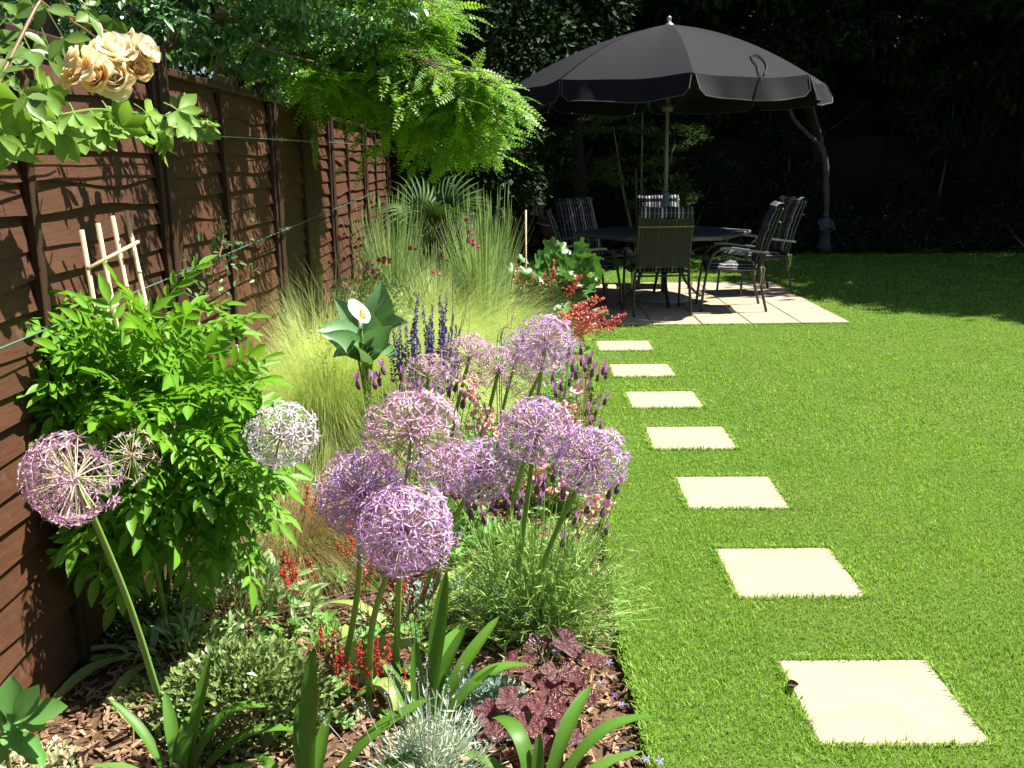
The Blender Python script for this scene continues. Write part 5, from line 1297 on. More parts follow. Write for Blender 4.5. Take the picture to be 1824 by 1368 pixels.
mound('green_undergrowth', 'low mixed greenery behind the front red flowers', 'foliage', gz(600, 1010), (.24, .20, .12), M_GER, 500, (.03, .06), lance, 0)
mound('green_undergrowth', 'leafy undergrowth around the dense red flowers', 'foliage', gz(720, 1110), (.20, .16, .07), M_SAGE, 420, (.025, .05), lance, 0)
mound('green_undergrowth', 'shaded greenery at the fence foot under the leafy shrub', 'foliage', gz(250, 1110), (.16, .20, .09), M_GER, 240, (.03, .06), lance, 0)
mound('green_undergrowth', 'greenery under the yellow-green feather grass', 'foliage', gz(500, 900), (.30, .30, .16), M_SALL, 700, (.03, .06), lance, 0)
mound('green_undergrowth', 'low greenery at the foot of the front globe stalks', 'foliage', gz(560, 1160), (.20, .15, .08), M_GER, 380, (.025, .05), lance, 0)
mound('green_undergrowth', 'greenery behind the whitish globe and the shrub', 'foliage', gz(430, 1010), (.22, .20, .17), M_SAGE, 520, (.03, .06), lance, 0)
mound('narrow_leaved_perennial', 'narrow-leaved perennial low at the right of the mottled shrublet', 'perennial', gz(540, 1250), (.12, .11, .08), M_SAGE, 170, (.03, .06), lance, 170, .4)
# penstemon with crimson flowers and yellow plant by the fence
M_CRIM = leaf_mat('crimson_flower', (0.45, 0.03, 0.14), (0.62, 0.07, 0.22), .5, .3, .3)
M_YEL = leaf_mat('yellow_leaf', (0.42, 0.42, 0.02), (0.62, 0.58, 0.04), .5, .3, .3)
cf = MB(); r_ = np.random.default_rng(3)
for k in range(5): cf.scatter(OCT, rots(rand_dirs(1)), np.array([[r_.normal() * .012, r_.normal() * .012, r_.normal() * .008]]), r_.uniform(.007, .012), r_.random(), 0)
cf.add(*tube([(0, 0, -.25), (0, 0, 0)], .0016, 4, False), m=1); CF = [cf.mesh('flower', [M_CRIM, M_GSTEM])]
b = D(640, 560, 6.0); b[2] = -.02
t = clump_of('crimson_flowered_shrub', 'airy shrub dotted with small crimson flowers at the fence foot', 'shrub', b, [(605, 448), (625, 445), (632, 425), (655, 455), (660, 462), (668, 470), (675, 480), (685, 450), (680, 448), (650, 478), (600, 410), (640, 410), (585, 452), (648, 472), (690, 445), (740, 430), (800, 445), (845, 420), (855, 425), (848, 405), (842, 380), (780, 470)], (5.9, 6.3), CF, (0, 0, 1), 1.1)
N = 1700; d = rand_dirs(N, .3); P = d * rng.uniform(.3, 1, N)[:, None] ** .5 * [.36, .4, .45] + [0.06, .1, .42]; P = P[P[:, 2] > .02]
MB().scatter(leaf_tpl(2, .34), rots(rand_dirs(len(P), .3), np.array([.3, -.2, 1]) + rng.normal(size=(len(P), 3)) * .5), P, rng.uniform(.03, .055, len(P)), rng.random(len(P))).build('foliage', M_SAGE, t, kind='stuff')
b = D(575, 590, 5.2); b[2] = 0; b[0] = max(b[0], fence_x(5.2) + .12)
t = mound('yellow_flowered_plant', 'slender plant with small yellow flowers against the fence', 'flower', b, (.14, .15, .58), M_SAGE, 260, (.025, .045), None, 0)
N = 70; T = rng.normal(size=(N, 3)) * [.06, .07, .07] + [-.01, 0, .53]; MB().scatter(OCT, rots(rand_dirs(N)), T, rng.uniform(.005, .010, N), rng.random(N)).build('flower', M_YEL, t, kind='stuff')
# thin dark stems rising in front of the pale grass
b = D(860, 660, 4.6); b[2] = 0; t = thing('wiry_seed_plant', 'wiry dark seed stems rising between salvia and the highest globe', 'plant', tuple(b))
for (x0, y0, x1, y1) in ((790, 660, 806, 480), (800, 650, 836, 500), (812, 640, 838, 560), (885, 615, 905, 548), (890, 612, 918, 535), (893, 608, 912, 560), (780, 690, 826, 555)):
    P0, P1 = D(x0, y0, 4.7) - b, D(x1, y1, 4.9) - b; P0_ = P0.copy(); P0_[2] = 0
    MB().add(*tube(bez([P0_, P0, (P0 + P1) / 2 + [.02, 0, 0], P1], 5), .0022, 5)).build('stem', M_DSTEM, t)
# euphorbia, bottom left corner
b = gz(10, 1400, -.01); b = D(15, 1330, 2.2); b[2] = 0
t = thing('rounded_leaf_plant', 'plant with large smooth rounded leaves at the bottom left corner', 'perennial', tuple(b)); LE = [tmesh('leaf', leaf_tpl(5, .52, .18, .12, .58), M_EUP) for _ in range(3)]
for (px, py, s, d, n_) in ((20, 1248, .12, (.05, .1, .9), (.3, -.9, .2), ), (45, 1255, .11, (.5, .1, .7), (.2, -.9, .3)), (75, 1270, .13, (.9, -.1, .35), (.0, -.6, .8)), (50, 1290, .10, (.9, -.3, .0), (.1, -.3, .9)), (20, 1310, .10, (.5, -.6, -.3), (.1, -.5, .8)), (45, 1325, .11, (.8, -.4, -.4), (0, -.4, .9)), (0, 1280, .11, (-.5, -.2, .6), (.1, -.8, .5)), (-15, 1250, .12, (-.4, .2, .8), (.1, -.9, .3)), (60, 1345, .09, (.7, -.5, -.2), (0, -.3, .9)), (5, 1335, .09, (.2, -.8, -.2), (.1, -.5, .8))):
    d = nrm(d); P0 = D(px, py, 2.15) - b; link('leaf', LE[int(s * 100) % 3], t, mw=mat4(rots(d, n_)[0], P0 - d * s * .5, s))
MB().add(*tube(bez([(0, 0, 0), (0, -.01, .1), D(10, 1270, 2.15) - b], 5), .006, 6)).build('stem', M_GSTEM, t)
mound('cream_ground_cover', 'cream variegated ground cover at the bottom left corner', 'ground cover', gz(60, 1375), (.16, .14, .05), M_CREAM, 650, (.014, .028), leaf_tpl(2, .6, .25), 200)
# lilac stars
M_STAR = leaf_mat('lilac_star', (0.26, 0.20, 0.55), (0.42, 0.34, 0.70), .5, .3, .3)
sm = MB()
for k in range(5):
    a = k * 2 * PI / 5; v = xf(leaf_tpl(2, .34, .15), rots((math.cos(a), math.sin(a), .15))[0]); sm.add(v[0], v[1], None, rng.random(), 0)
sm.add(*tube([(0, 0, -2.5), (0, 0, 0)], .06, 4, False), m=1); SMm = [sm.mesh('flower', [M_STAR, M_GSTEM])]
b = gz(1100, 1290, -.04); t = thing('lilac_star_flowers', 'scattered tiny lilac star flowers on the bark by the lawn edge', 'flower', tuple(b))
for (px, py) in ((1108, 1255), (1092, 1205), (1175, 1355), (1120, 1335), (1105, 1338), (1030, 1155), (1060, 1170), (990, 1158), (1085, 1180), (1095, 1240), (1150, 1352), (1070, 1215)):
    P0 = G(px, py, .03) - b; link('flower', SMm[0], t, mw=mat4(rots(nrm([rng.normal(), rng.normal(), .1]), (.2, -.6, .8))[0], P0, rng.uniform(.011, .016)))
# dry stems lying across the bed
b = gz(560, 1110); t = thing('dry_stems', 'bundle of dry brown stems lying across the bark by the red flowers', 'dead stems', tuple(b))
for k in range(14):
    P0 = G(rng.uniform(495, 560), rng.uniform(1085, 1130), .012 + .002 * k) - b; P1 = G(rng.uniform(640, 700), rng.uniform(1040, 1075), .02 + .003 * k) - b
    MB().add(*tube(bez([P0, (P0 + P1) / 2 + [0, 0, .012], P1], 4), .0022, 5)).build('stem', M_DSTEM, t)
# ================================================================== TREES AND THE DARK BACK OF THE GARDEN
M_BARKT = plain_mat('tree_bark', (0.10, 0.075, 0.055), (0.20, 0.16, 0.125), .85, .2, scale=7, bump=.6, bdist=.02, bscale=30, stretch=(3, 3, .7))
M_GLED = leaf_mat('feathery_leaf', (0.092, 0.250, 0.016), (0.245, 0.430, 0.035), .42, .5, .35)
M_GLOSS = leaf_mat('glossy_tree_leaf', (0.03359, 0.105, 0.02939), (0.09447, 0.231, 0.06298), .28, .15, .6)
def limb(mb, P, r0, r1, n=7, steps=6, rough=0.0):
    B_ = bez(P, steps); B_ = B_ + rng.normal(size=B_.shape) * rough * r0 * .5; mb.add(*tube(B_, np.linspace(r0, r1, len(B_)) * (1 + rough * rng.normal(size=len(B_))), n)); return B_
# feathery tree leaning over the fence
TB = np.array([fence_x(7.6) - .75, 7.6, -.05])
t = thing('feathery_tree', 'tree with bright lime feathery leaves reaching over the fence towards the parasol', 'tree', tuple(TB))
tm = MB(); limb(tm, [(0, 0, 0), (.05, -.03, .9), (0, -.05, 1.7), (.1, -.1, 2.5), (.15, -.1, 3.6)], .10, .05, 9); tm.build('trunk', M_BARKT, t, smooth=True)
LB = [  # px, py, depth of limb points, start height
    (1.55, [(520, 125, 7.1), (650, 140, 6.8), (760, 165, 6.6), (870, 190, 6.5), (945, 212, 6.4)]),
    (1.7, [(500, 75, 7.2), (620, 128, 7.0), (760, 200, 6.7), (880, 248, 6.5)]),
    (2.2, [(490, 20, 7.2), (620, 45, 7.0), (730, 70, 6.9), (800, 50, 6.8)]),
    (2.6, [(560, -60, 7.4), (700, 0, 7.2), (795, 15, 7.1)]),
    (1.5, [(470, 90, 7.3), (560, 120, 7.1), (650, 150, 6.9), (740, 185, 6.8)]),
    (1.9, [(440, 60, 7.0), (500, 100, 6.6), (540, 140, 6.4), (575, 150, 6.3)]), (2.1, [(560, 60, 7.0), (680, 120, 6.7), (800, 170, 6.5), (895, 200, 6.4)]), (1.9, [(580, 120, 7.2), (690, 175, 7.0), (800, 225, 6.9), (900, 262, 6.8)]), (2.3, [(540, 30, 7.0), (660, 60, 6.8), (760, 90, 6.7)]),
    (1.8, [(600, 90, 6.8), (720, 110, 6.5), (830, 150, 6.3), (910, 170, 6.2)]),
    (2.4, [(520, 40, 6.8), (600, 75, 6.5), (690, 95, 6.4)]),
    (1.6, [(610, 165, 7.3), (730, 215, 7.1), (830, 245, 6.9), (870, 268, 6.8)]),
    (2.9, [(420, -60, 7.0), (520, -40, 6.6), (640, -20, 6.5), (740, -10, 6.4)]),
    (3.2, [(450, -200, 7.5), (560, -260, 7.2), (680, -220, 7.0)]), (3.3, [(350, -160, 7.0), (400, -120, 6.4), (480, -90, 6.0)]),
]
lm_ = MB(); SP_, SD_, TIP = [], [], []
for z0, pts in LB:
    P = [np.array([.08, -.08, z0])] + [D(x_ - .22 * max(0, x_ - 600), y_ - 14 - .16 * max(0, y_ - 60), d_) - TB for x_, y_, d_ in pts]
    Bz = limb(lm_, P, .026, .004, 6)
    L_ = len(Bz)
    for k in range(L_):
        f = k / (L_ - 1)
        if f < .22: continue
        tg = nrm(Bz[min(k + 1, L_ - 1)] - Bz[k - 1])
        for _ in range(5):
            d = nrm(tg * .9 + rng.normal(size=3) * [.65, .65, .16] + [0, 0, -.05]); ln = rng.uniform(.24, .62) * (1.2 - .6 * f)
            tw = np.array([Bz[k] + d * ln * u + np.array([0, 0, -.16 * u * u * ln]) for u in (0, .35, .7, 1)])
            lm_.add(*tube(tw, np.linspace(.004, .0014, 4), 4, False))
            for u in rng.uniform(.1, 1, 4):
                p_ = tw[0] + (tw[-1] - tw[0]) * u; dd = nrm(d * .7 + rng.normal(size=3) * [.6, .6, .25] + [0, 0, -.2])
                SP_.append(p_); SD_.append(dd)
lm_.build('limb', M_BARKT, t, kind='stuff', smooth=True)
def feather(seed):
    r_ = np.random.default_rng(seed); parts = []; dr = r_.uniform(.1, .4)
    V, q, _ = strip([(0, 0, 0), (0, .5, -dr * .25), (0, 1, -dr)], [.012] * 3, (0, 0, 1), 0); parts.append((V, np.array(q), None))
    for k in range(9):
        f = .1 + .88 * k / 8; s = .185 * math.sin(PI * (.25 + .68 * f)) * r_.uniform(.85, 1.1)
        for sd in (-1, 1):
            d = nrm(np.array([sd, .45, -.25 * r_.uniform(-.3, 1.4)])); w = np.array([-d[1] * sd, d[0] * sd, 0]) * s * .30; b_ = np.array([0, f, -dr * f * f]); m_ = b_ + d * s * .5
            parts.append((np.array([b_, m_ - w, b_ + d * s, m_ + w]), np.array([(0, 1, 2, 3)]), None))
    return join(parts)
FE = [feather(s) for s in range(4)]
SP_, SD_ = np.array(SP_), np.array(SD_); o_ = rng.permutation(len(SP_)); SP_, SD_ = SP_[o_], SD_[o_]
nn = np.array([.35, -.30, .85]) + rng.normal(size=SP_.shape) * .28
ms_ = [tmesh('leaf', f_, M_GLED, False, rng.random()) for f_ in FE for _ in range(2)]
leaves(t, ms_, SP_[:300], SD_[:300], nn[:300], rng.uniform(.16, .25, 300))
fm = MB(); K = len(SP_) - 300
for k in range(4):
    I = np.arange(300 + k, len(SP_), 4); fm.scatter(FE[k], rots(SD_[I], nn[I]), SP_[I], rng.uniform(.14, .23, len(I)), rng.random(len(I)))
fm.build('foliage', M_GLED, t, kind='stuff')
print('feathery leaves', len(SP_))

# dark glossy tree over the near fence
def leaf_cloud(blobs, n, size, tpl, jit=.5, inner=.25):
    """blobs: (centre, radii). Leaves on uneven shells with gaps between sub-clumps."""
    Ps, Ds = [], []
    vol = np.array([np.prod(np.maximum(b[1], .01)) ** (2 / 3) for b in blobs]); cnt = (n * vol / vol.sum()).astype(int)
    for (c, r), m in zip(blobs, cnt):
        k = max(5, m // 60); sc_ = rand_dirs(k) * (rng.uniform(inner, 1, k) ** .5)[:, None]
        w = rng.integers(0, k, m); d = nrm(sc_[w] + rng.normal(size=(m, 3)) * .12)
        p = sc_[w] * np.asarray(r) + rand_dirs(m) * (rng.random(m) ** .6)[:, None] * np.asarray(r) * .30
        Ps.append(np.asarray(c) + p); Ds.append(nrm(d + rng.normal(size=(m, 3)) * jit + [0, 0, -.25]))
    P, d = np.concatenate(Ps), np.concatenate(Ds)
    nn = np.array([.2, -.3, .8]) + rng.normal(size=P.shape) * .6
    return MB().scatter(tpl, rots(d, nn), P, rng.uniform(*size, len(P)), rng.random(len(P)))
OV = leaf_tpl(2, .45, .22); OV2 = (DIAMOND[0] * [.55, 1, 1], None, DIAMOND[2])
TB = np.array([fence_x(4.6) - .75, 4.7, -.05]); t = thing('dark_glossy_tree', 'dark small-leaved tree overhanging the fence above the tall post', 'tree', tuple(TB))
tm = MB(); limb(tm, [(0, 0, 0), (.05, 0, 1.2), (.02, .05, 2.2), (.05, .1, 3.4)], .08, .03, 8); tm.build('trunk', M_BARKT, t, smooth=True)
lb = MB()
for P in ([(0, 0, 1.6), D(330, 50, 4.7) - TB, D(430, 30, 4.8) - TB], [(0, 0, 1.7), D(380, 40, 4.8) - TB, D(470, 85, 4.9) - TB, D(560, 110, 5.0) - TB], [(0, .1, 1.9), D(300, -40, 4.5) - TB, D(420, -60, 4.6) - TB]):
    limb(lb, P, .018, .004, 6)
lb.build('limb', M_BARKT, t, kind='stuff')
C_ = lambda x_, y_, Y: D(x_, y_, Y) - TB
bl = [(C_(330, 20, 4.9), (.35, .4, .22)), (C_(430, 25, 5.0), (.4, .4, .24)), (C_(400, 95, 5.3), (.30, .3, .09)), (C_(250, 10, 4.6), (.3, .4, .2)), (C_(520, 10, 5.2), (.3, .3, .2)), (C_(480, 140, 5.4), (.16, .2, .09)),
      (C_(300, -140, 4.8), (.55, .5, .28)), (C_(450, -160, 5.0), (.6, .5, .3)), (C_(380, -60, 5.4), (.5, .4, .25)), (C_(420, -280, 5.2), (.6, .5, .3)), (C_(330, 60, 5.5), (.4, .4, .14)), (np.array([-.3, .3, 2.6]), (.8, .9, .6)), (np.array([-.3, 1.2, 2.2]), (.6, .7, .5)), (np.array([-.4, -.8, 2.3]), (.5, .7, .5))] + [(np.array(c) - TB, r_) for c, r_ in (((-.85, 4.5, 2.35), (.35, .5, .2)), ((-.8, 5.3, 2.45), (.4, .5, .25)), ((-.85, 6.2, 2.4), (.35, .5, .22)), ((-.95, 3.7, 2.3), (.3, .45, .18)), ((-.62, 4.6, 2.55), (.35, .5, .2)), ((-.6, 5.5, 2.6), (.4, .5, .2)), ((-.95, 4.2, 2.3), (.3, .4, .16)), ((-.7, 6.4, 2.65), (.35, .5, .2)), ((-.7, 3.8, 2.4), (.3, .4, .15)))]  # last list: unseen clumps added above the view to shade the fence
leaf_cloud(bl, 30000, (.035, .06), OV2).build('crown', M_GLOSS, t, kind='stuff')
sp = rng.normal(size=(60, 3)) * [.12, .15, .06]; cs = np.array([C_(320, 45, 4.3), C_(345, 95, 4.5), C_(270, 65, 4.1), C_(385, 25, 4.6), C_(440, 120, 5.2)])
leaves(t, [tmesh('leaf', OV, M_GLOSS)], cs[np.arange(60) % 5] + sp * .6, rand_dirs(60, -.1), np.array([.4, -.5, .7]) + rng.normal(size=(60, 3)) * .3, rng.uniform(.045, .07, 60))

# fan palm behind the reed grass
M_PALM = leaf_mat('palm_leaf', (0.018, 0.055, 0.012), (0.06, 0.11, 0.025), .55, .2, .2)
def fan(seed):
    r_ = np.random.default_rng(seed); parts = []
    for k in range(22):
        a = -2.1 + 4.2 * k / 21; L = 1 - .22 * abs(a) / 2.1; d = np.array([math.sin(a), math.cos(a)])
        P = [(d[0] * L * u, d[1] * L * u, .12 * u - (.42 + .2 * r_.random()) * u ** 3) for u in (0, .3, .55, .8, 1)]
        V, q, _ = strip(P, [.02, .075, .07, .045, .006], (0, 0, 1), .4); parts.append((V, np.array(q), None))
    return join(parts)
FN = [tmesh('leaf', fan(s), M_PALM) for s in range(3)]
PB = D(770, 440, 9.9); PB[2] = -.05; t = thing('fan_palm', 'small fan palm with drooping leaf tips behind the reed grass', 'palm', tuple(PB)); t.scale = (.82, .82, .82)
MB().add(*tube([(0, 0, 0), (.03, 0, .5), (0, .02, .95)], [.07, .06, .05], 10)).build('trunk', plain_mat('palm_trunk', (0.012, 0.009, 0.006), (0.03, 0.022, 0.015), .95, .05), t, smooth=True)
for (px, py, Y, d, s) in ((700, 325, 9.2, (-.8, -.4, .4), .50), (770, 320, 9.0, (0, -.7, .6), .52), (835, 318, 9.3, (.7, -.4, .5), .50), (870, 345, 9.4, (.9, -.2, .1), .48), (735, 300, 9.6, (-.3, .1, 1), .50), (810, 295, 9.7, (.3, .2, 1), .50), (675, 350, 9.3, (-.9, -.3, .0), .45)):
    P0 = D(px, py, Y) - PB; d = nrm(d); link('leaf', FN[int(px) % 3], t, mw=mat4(rots(d, (0, -.35, .9))[0], P0 - d * s * .35, s))
    MB().add(*tube(bez([(0, .02, .93), (P0 - d * s * .3) * [.6, .6, 1], P0 - d * s * .35], 4), .010, 5)).build('leaf_stalk', M_GSTEM, t)

# back fence
BKY = 18.4
t = thing('back_fence', 'dark wooden fence in deep shade behind the back bed', 'fence', (4, BKY, 0))
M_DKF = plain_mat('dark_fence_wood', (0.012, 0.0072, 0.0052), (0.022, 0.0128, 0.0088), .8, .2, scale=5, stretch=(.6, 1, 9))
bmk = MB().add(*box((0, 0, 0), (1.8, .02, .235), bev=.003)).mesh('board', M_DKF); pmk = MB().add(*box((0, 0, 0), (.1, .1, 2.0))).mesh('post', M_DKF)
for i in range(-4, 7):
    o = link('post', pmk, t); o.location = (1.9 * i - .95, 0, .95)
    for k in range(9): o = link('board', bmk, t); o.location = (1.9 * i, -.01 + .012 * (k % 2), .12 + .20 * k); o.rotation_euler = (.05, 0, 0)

# trees along the back and right
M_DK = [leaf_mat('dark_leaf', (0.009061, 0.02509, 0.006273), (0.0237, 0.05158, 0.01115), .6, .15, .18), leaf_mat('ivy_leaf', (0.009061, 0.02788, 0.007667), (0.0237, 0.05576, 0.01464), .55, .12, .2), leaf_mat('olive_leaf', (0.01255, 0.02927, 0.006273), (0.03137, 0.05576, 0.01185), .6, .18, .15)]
M_SHADEB = plain_mat('shaded_bark', (0.03, 0.026, 0.018), (0.06, 0.05, 0.035), .9, .1, bump=.5, bdist=.02, bscale=30)  # darker copy of the bark, shade of the back trees put into its colour
def big_tree(label, base, h0, top, r, n, mt, seed, extra=(), sz=(.14, .24), trunk=.16, name='tall_tree'):
    r_ = np.random.default_rng(seed); t = thing(name, label, 'tree', (base[0], base[1], -.05), group='tall trees shading the back of the garden')
    tm = MB(); limb(tm, [(0, 0, 0), (r_.normal() * .1, 0, h0 * .5), (r_.normal() * .15, 0, h0 + .8), (0, 0, top * .75)], trunk, .04, 9); tm.build('trunk', M_SHADEB, t, smooth=True)
    bl = []; lb = MB(); nb = 13
    for k in range(nb):
        a = 2 * PI * k / nb * 2.4 + r_.random(); f = (k + .5) / nb; z = h0 + (top - h0) * f; rr = r * (.42 + .4 * math.sin(PI * (.15 + .75 * f))) * r_.uniform(.8, 1.15)
        c = np.array([math.cos(a) * rr, math.sin(a) * rr, z]); bl.append((c, (r * r_.uniform(.42, .58), r * r_.uniform(.42, .58), (top - h0) * r_.uniform(.13, .19))))
        limb(lb, [(0, 0, max(h0 * .6, z - 1.2)), c * [.5, .5, 1] - [0, 0, .3], c], .05, .012, 5, 4)
    bl += [(np.asarray(c) - [base[0], base[1], -.05], q_) for c, q_ in extra]
    lb.build('limb', M_SHADEB, t, kind='stuff')
    leaf_cloud(bl, n, sz, OV2, .6).build('crown', mt, t, kind='stuff'); return t
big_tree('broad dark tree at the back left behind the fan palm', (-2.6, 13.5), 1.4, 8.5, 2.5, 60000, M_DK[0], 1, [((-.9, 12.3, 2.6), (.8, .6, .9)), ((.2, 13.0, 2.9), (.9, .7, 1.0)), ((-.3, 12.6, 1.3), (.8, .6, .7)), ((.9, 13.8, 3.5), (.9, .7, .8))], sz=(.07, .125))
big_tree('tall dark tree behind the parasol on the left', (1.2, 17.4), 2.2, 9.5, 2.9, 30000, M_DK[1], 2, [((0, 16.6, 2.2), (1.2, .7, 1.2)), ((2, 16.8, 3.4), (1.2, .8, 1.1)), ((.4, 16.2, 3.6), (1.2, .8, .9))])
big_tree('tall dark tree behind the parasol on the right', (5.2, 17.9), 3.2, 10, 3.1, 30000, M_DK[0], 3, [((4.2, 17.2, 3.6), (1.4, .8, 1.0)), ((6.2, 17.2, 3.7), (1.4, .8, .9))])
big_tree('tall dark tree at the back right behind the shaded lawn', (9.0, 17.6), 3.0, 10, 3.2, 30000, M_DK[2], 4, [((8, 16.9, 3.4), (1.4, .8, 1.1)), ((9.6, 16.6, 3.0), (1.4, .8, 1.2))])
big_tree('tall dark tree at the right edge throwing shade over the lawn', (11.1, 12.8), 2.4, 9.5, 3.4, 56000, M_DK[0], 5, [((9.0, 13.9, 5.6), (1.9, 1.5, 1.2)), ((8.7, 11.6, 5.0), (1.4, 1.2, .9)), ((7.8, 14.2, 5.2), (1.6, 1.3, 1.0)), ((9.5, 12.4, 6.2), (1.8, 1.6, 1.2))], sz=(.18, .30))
big_tree('dense tree beyond the right edge of the lawn', (15.5, 17.5), 2.0, 10, 3.4, 12000, M_DK[1], 6, sz=(.2, .32))
big_tree('dark tree far behind the back fence on the left', (-1.5, 21), 1.5, 10, 3.6, 12000, M_DK[0], 7, sz=(.22, .36))
big_tree('dark tree far behind the back fence in the middle', (4.0, 22), 1.5, 10.5, 3.8, 13000, M_DK[2], 8, sz=(.22, .36))
big_tree('dark tree far behind the back fence on the right', (10.0, 22), 1.5, 10.5, 3.8, 13000, M_DK[0], 9, sz=(.22, .36))
big_tree('dark tree behind the left fence beyond the feathery tree', (-5.2, 11.5), 1.5, 7.0, 2.4, 9000, M_DK[1], 10, sz=(.16, .26))

# tall hedge behind the back fence
hb = [((x, rng.uniform(-.2, .3), z), (.9, .6, .75)) for x in np.arange(-6, 14.1, 1.0) for z in (.8, 1.9, 3.0, 4.1, 5.2)]
# ivy, shrubs and low plants
def bush(name, label, cat, base, blobs, n, size, mt, group=None, tpl=OV2):
    t = thing(name, label, cat, tuple(base), group=group); leaf_cloud([(np.asarray(c, float), r) for c, r in blobs], n, size, tpl, .6).build('foliage', mt, t, kind='stuff')
    sm_ = MB()
    for c, r in blobs: sm_.add(*tube([(0, 0, -.02), np.asarray(c, float) * [.6, .6, .5], c], [.03, .02, .01], 5, False))
    sm_.build('stem', M_BARKT, t, kind='stuff'); return t
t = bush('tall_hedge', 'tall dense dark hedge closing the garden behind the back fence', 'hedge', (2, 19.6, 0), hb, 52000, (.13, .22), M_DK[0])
MB().add(*box((4, .45, 2.7), (21, .5, 5.6), bev=.2)).build('hedge_filler', M_DK[2], t)  # solid dark box added inside the hedge to close sky gaps
GI = 'ivy growing up the back fence'
bush('ivy', 'ivy mass climbing the back fence behind the parasol pole', 'ivy', (2.3, 18.1, 0), [((0, -.2, 1.2), (.8, .4, 1.2)), ((.5, -.3, 2.6), (1.0, .5, .9)), ((-.6, -.2, 2.4), (.9, .5, 1.0))], 6500, (.08, .13), M_DK[1], GI)
bush('ivy', 'ivy column on the back fence left of the bare slanting trunk', 'ivy', (5.0, 18.1, 0), [((0, -.2, 1.0), (.45, .3, 1.1)), ((-.1, -.2, 2.4), (.8, .4, .8))], 3600, (.08, .13), M_DK[1], GI)
bush('ivy', 'ivy column on the back fence right of the bare slanting trunk', 'ivy', (7.6, 18.1, 0), [((0, -.2, 1.0), (.6, .3, 1.2)), ((.1, -.3, 2.5), (1.0, .5, .9))], 4800, (.08, .13), M_DK[1], GI)
bush('ivy', 'ivy spread over the back fence at the far right', 'ivy', (10.0, 17.9, 0), [((0, -.2, 1.2), (.9, .4, 1.3)), ((.4, -.3, 2.7), (1.0, .5, .9))], 4800, (.08, .13), M_DK[1], GI)
M_MAP = leaf_mat('maple_leaf', (0.03, 0.075, 0.014), (0.09, 0.13, 0.025), .45, .35, .3)
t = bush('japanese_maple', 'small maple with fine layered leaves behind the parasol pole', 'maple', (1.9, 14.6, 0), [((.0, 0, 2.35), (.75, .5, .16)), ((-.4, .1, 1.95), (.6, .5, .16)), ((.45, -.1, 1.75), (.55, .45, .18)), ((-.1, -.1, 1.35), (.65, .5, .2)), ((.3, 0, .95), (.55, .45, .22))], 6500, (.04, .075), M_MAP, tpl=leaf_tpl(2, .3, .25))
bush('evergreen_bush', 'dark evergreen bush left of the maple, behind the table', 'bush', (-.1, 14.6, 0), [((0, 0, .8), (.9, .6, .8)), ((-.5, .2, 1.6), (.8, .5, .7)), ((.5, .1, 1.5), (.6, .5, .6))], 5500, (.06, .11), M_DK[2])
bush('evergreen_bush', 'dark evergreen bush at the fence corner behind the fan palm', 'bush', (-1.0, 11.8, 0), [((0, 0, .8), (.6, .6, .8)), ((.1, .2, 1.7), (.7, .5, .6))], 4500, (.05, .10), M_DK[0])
GB = 'low dark plants along the back bed'
for i, (x, y, w, h, lab) in enumerate(((3.9, 16.0, .7, .5, 'low dark plant at the foot of the slanting trunk'), (5.2, 16.1, .9, .55, 'low dark mound right of the pale statue'), (6.6, 15.9, .9, .6, 'low dark mound in the middle of the right back bed'), (8.2, 15.8, 1.0, .7, 'taller dark mound towards the right edge of the back bed'), (2.6, 15.8, .8, .45, 'low dark plant behind the garden chairs on the right'), (9.8, 15.6, 1.0, .6, 'dark mound at the far right end of the back bed'), (1.2, 15.6, .9, .5, 'low dark plant behind the head of the table'))):
    bush('low_shrub', lab, 'plant', (x, y, 0), [((0, 0, h * .45), (w, .5, h * .55)), ((w * .5, -.25, h * .3), (w * .5, .3, h * .35)), ((-w * .4, .1, h * .7), (w * .5, .3, h * .4))], 2600, (.045, .09), M_DK[i % 3], GB)
for i, (x, y, w, h, lab) in enumerate(((4.6, 17.2, .9, 1.1, 'dark shrub behind the pale statue in the back bed'), (6.4, 17.3, 1.0, .9, 'dark shrub before the back fence, right of the slanting trunk'), (8.8, 17.2, 1.1, 1.2, 'dark shrub before the back fence at the right'), (3.0, 17.2, 1.0, 1.2, 'dark shrub before the back fence behind the right chairs'))):
    bush('dark_shrub', lab, 'shrub', (x, y, 0), [((0, 0, h * .5), (w, .5, h * .55)), ((w * .4, -.1, h * .9), (w * .5, .4, h * .4))], 3600, (.06, .11), M_DK[(i + 1) % 3], 'dark shrubs before the back fence')
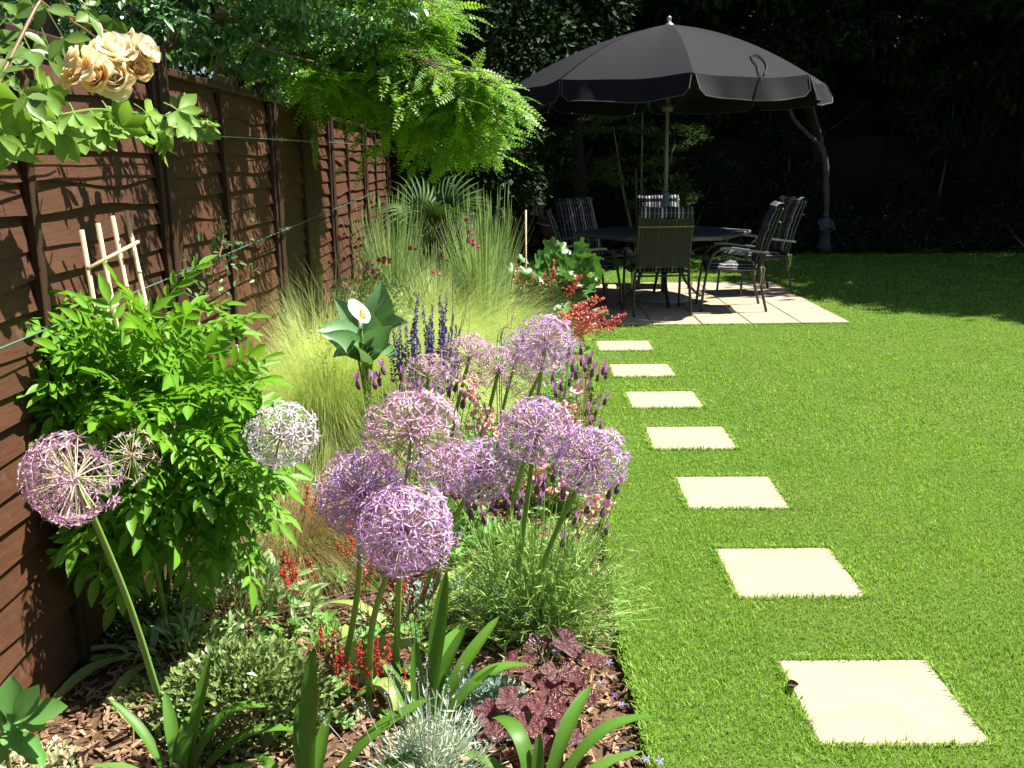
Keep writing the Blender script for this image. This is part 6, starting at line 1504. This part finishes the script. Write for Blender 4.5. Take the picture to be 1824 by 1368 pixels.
# bare-stemmed small tree
TB = D(1475, 400, 16.6); TB[2] = 0
t = thing('slanting_tree', 'small pale-barked tree whose trunk forks and leans left under the parasol edge', 'tree', tuple(TB))
M_PALEB = plain_mat('pale_bark', (0.075, 0.065, 0.055), (0.14, 0.125, 0.105), .8, .2, scale=6, bump=.5, bdist=.01, bscale=30)
C_ = lambda x_, y_, Y=16.6: D(x_, y_, Y) - TB
tm = MB(); limb(tm, [(0, 0, 0), C_(1472, 340), C_(1470, 290), C_(1462, 262), C_(1440, 240), C_(1416, 215), C_(1405, 190), C_(1400, 150)], .052, .030, 10, 6, .16)
limb(tm, [C_(1464, 268), C_(1462, 240), C_(1455, 215), C_(1448, 185), C_(1450, 140)], .026, .018, 8, 6, .16); tm.build('trunk', M_PALEB, t, smooth=True)
leaf_cloud([(C_(1400, 60), (1.2, .7, .5)), (C_(1470, 20), (1.2, .7, .5)), (C_(1540, 60), (.9, .6, .4)), (C_(1380, 130), (.7, .5, .25))], 4200, (.08, .14), OV2, .6).build('crown', M_DK[0], t, kind='stuff')
# pale statue
M_STAT = plain_mat('pale_stone', (0.0576, 0.0828, 0.09), (0.09, 0.1188, 0.126), .8, .2, bump=.4)
M_DARKST = plain_mat('dark_stone', (0.04, 0.045, 0.04), (0.07, 0.075, 0.07), .9)
SB = D(1470, 400, 15.9); SB[2] = .0; SB[2] = .10; t = thing('garden_statue', 'small pale blue-grey stone figure at the foot of the slanting tree', 'statue', tuple(SB))
sz = .0
MB().add(*lathe([(0, -.15), (.16, -.15), (.16, .06), (.13, .08), (.12, .40), (.15, .43), (.15, .47), (0, .47)], 14)).build('pedestal', M_DARKST, t, smooth=True); t.scale = (.75, .75, .55)
sk = MB(); sk.add(*lathe([(0, .47), (.13, .48), (.15, .54), (.12, .62), (.10, .70), (.115, .76), (.07, .81), (.035, .83), (.035, .85), (.06, .87), (.07, .92), (.05, .97), (0, .985)], 14))
for s in (-1, 1): sk.add(*tube(bez([(s * .10, 0, .76), (s * .15, -.03, .66), (s * .10, -.12, .58), (0, -.14, .57)], 5), [.03] * 16, 7)); sk.add(*tube(bez([(s * .07, -.02, .53), (s * .13, -.14, .55), (s * .12, -.2, .47)], 5), .04, 7))
sk.build('figure', M_STAT, t, smooth=True)
# sky dome is the world itself
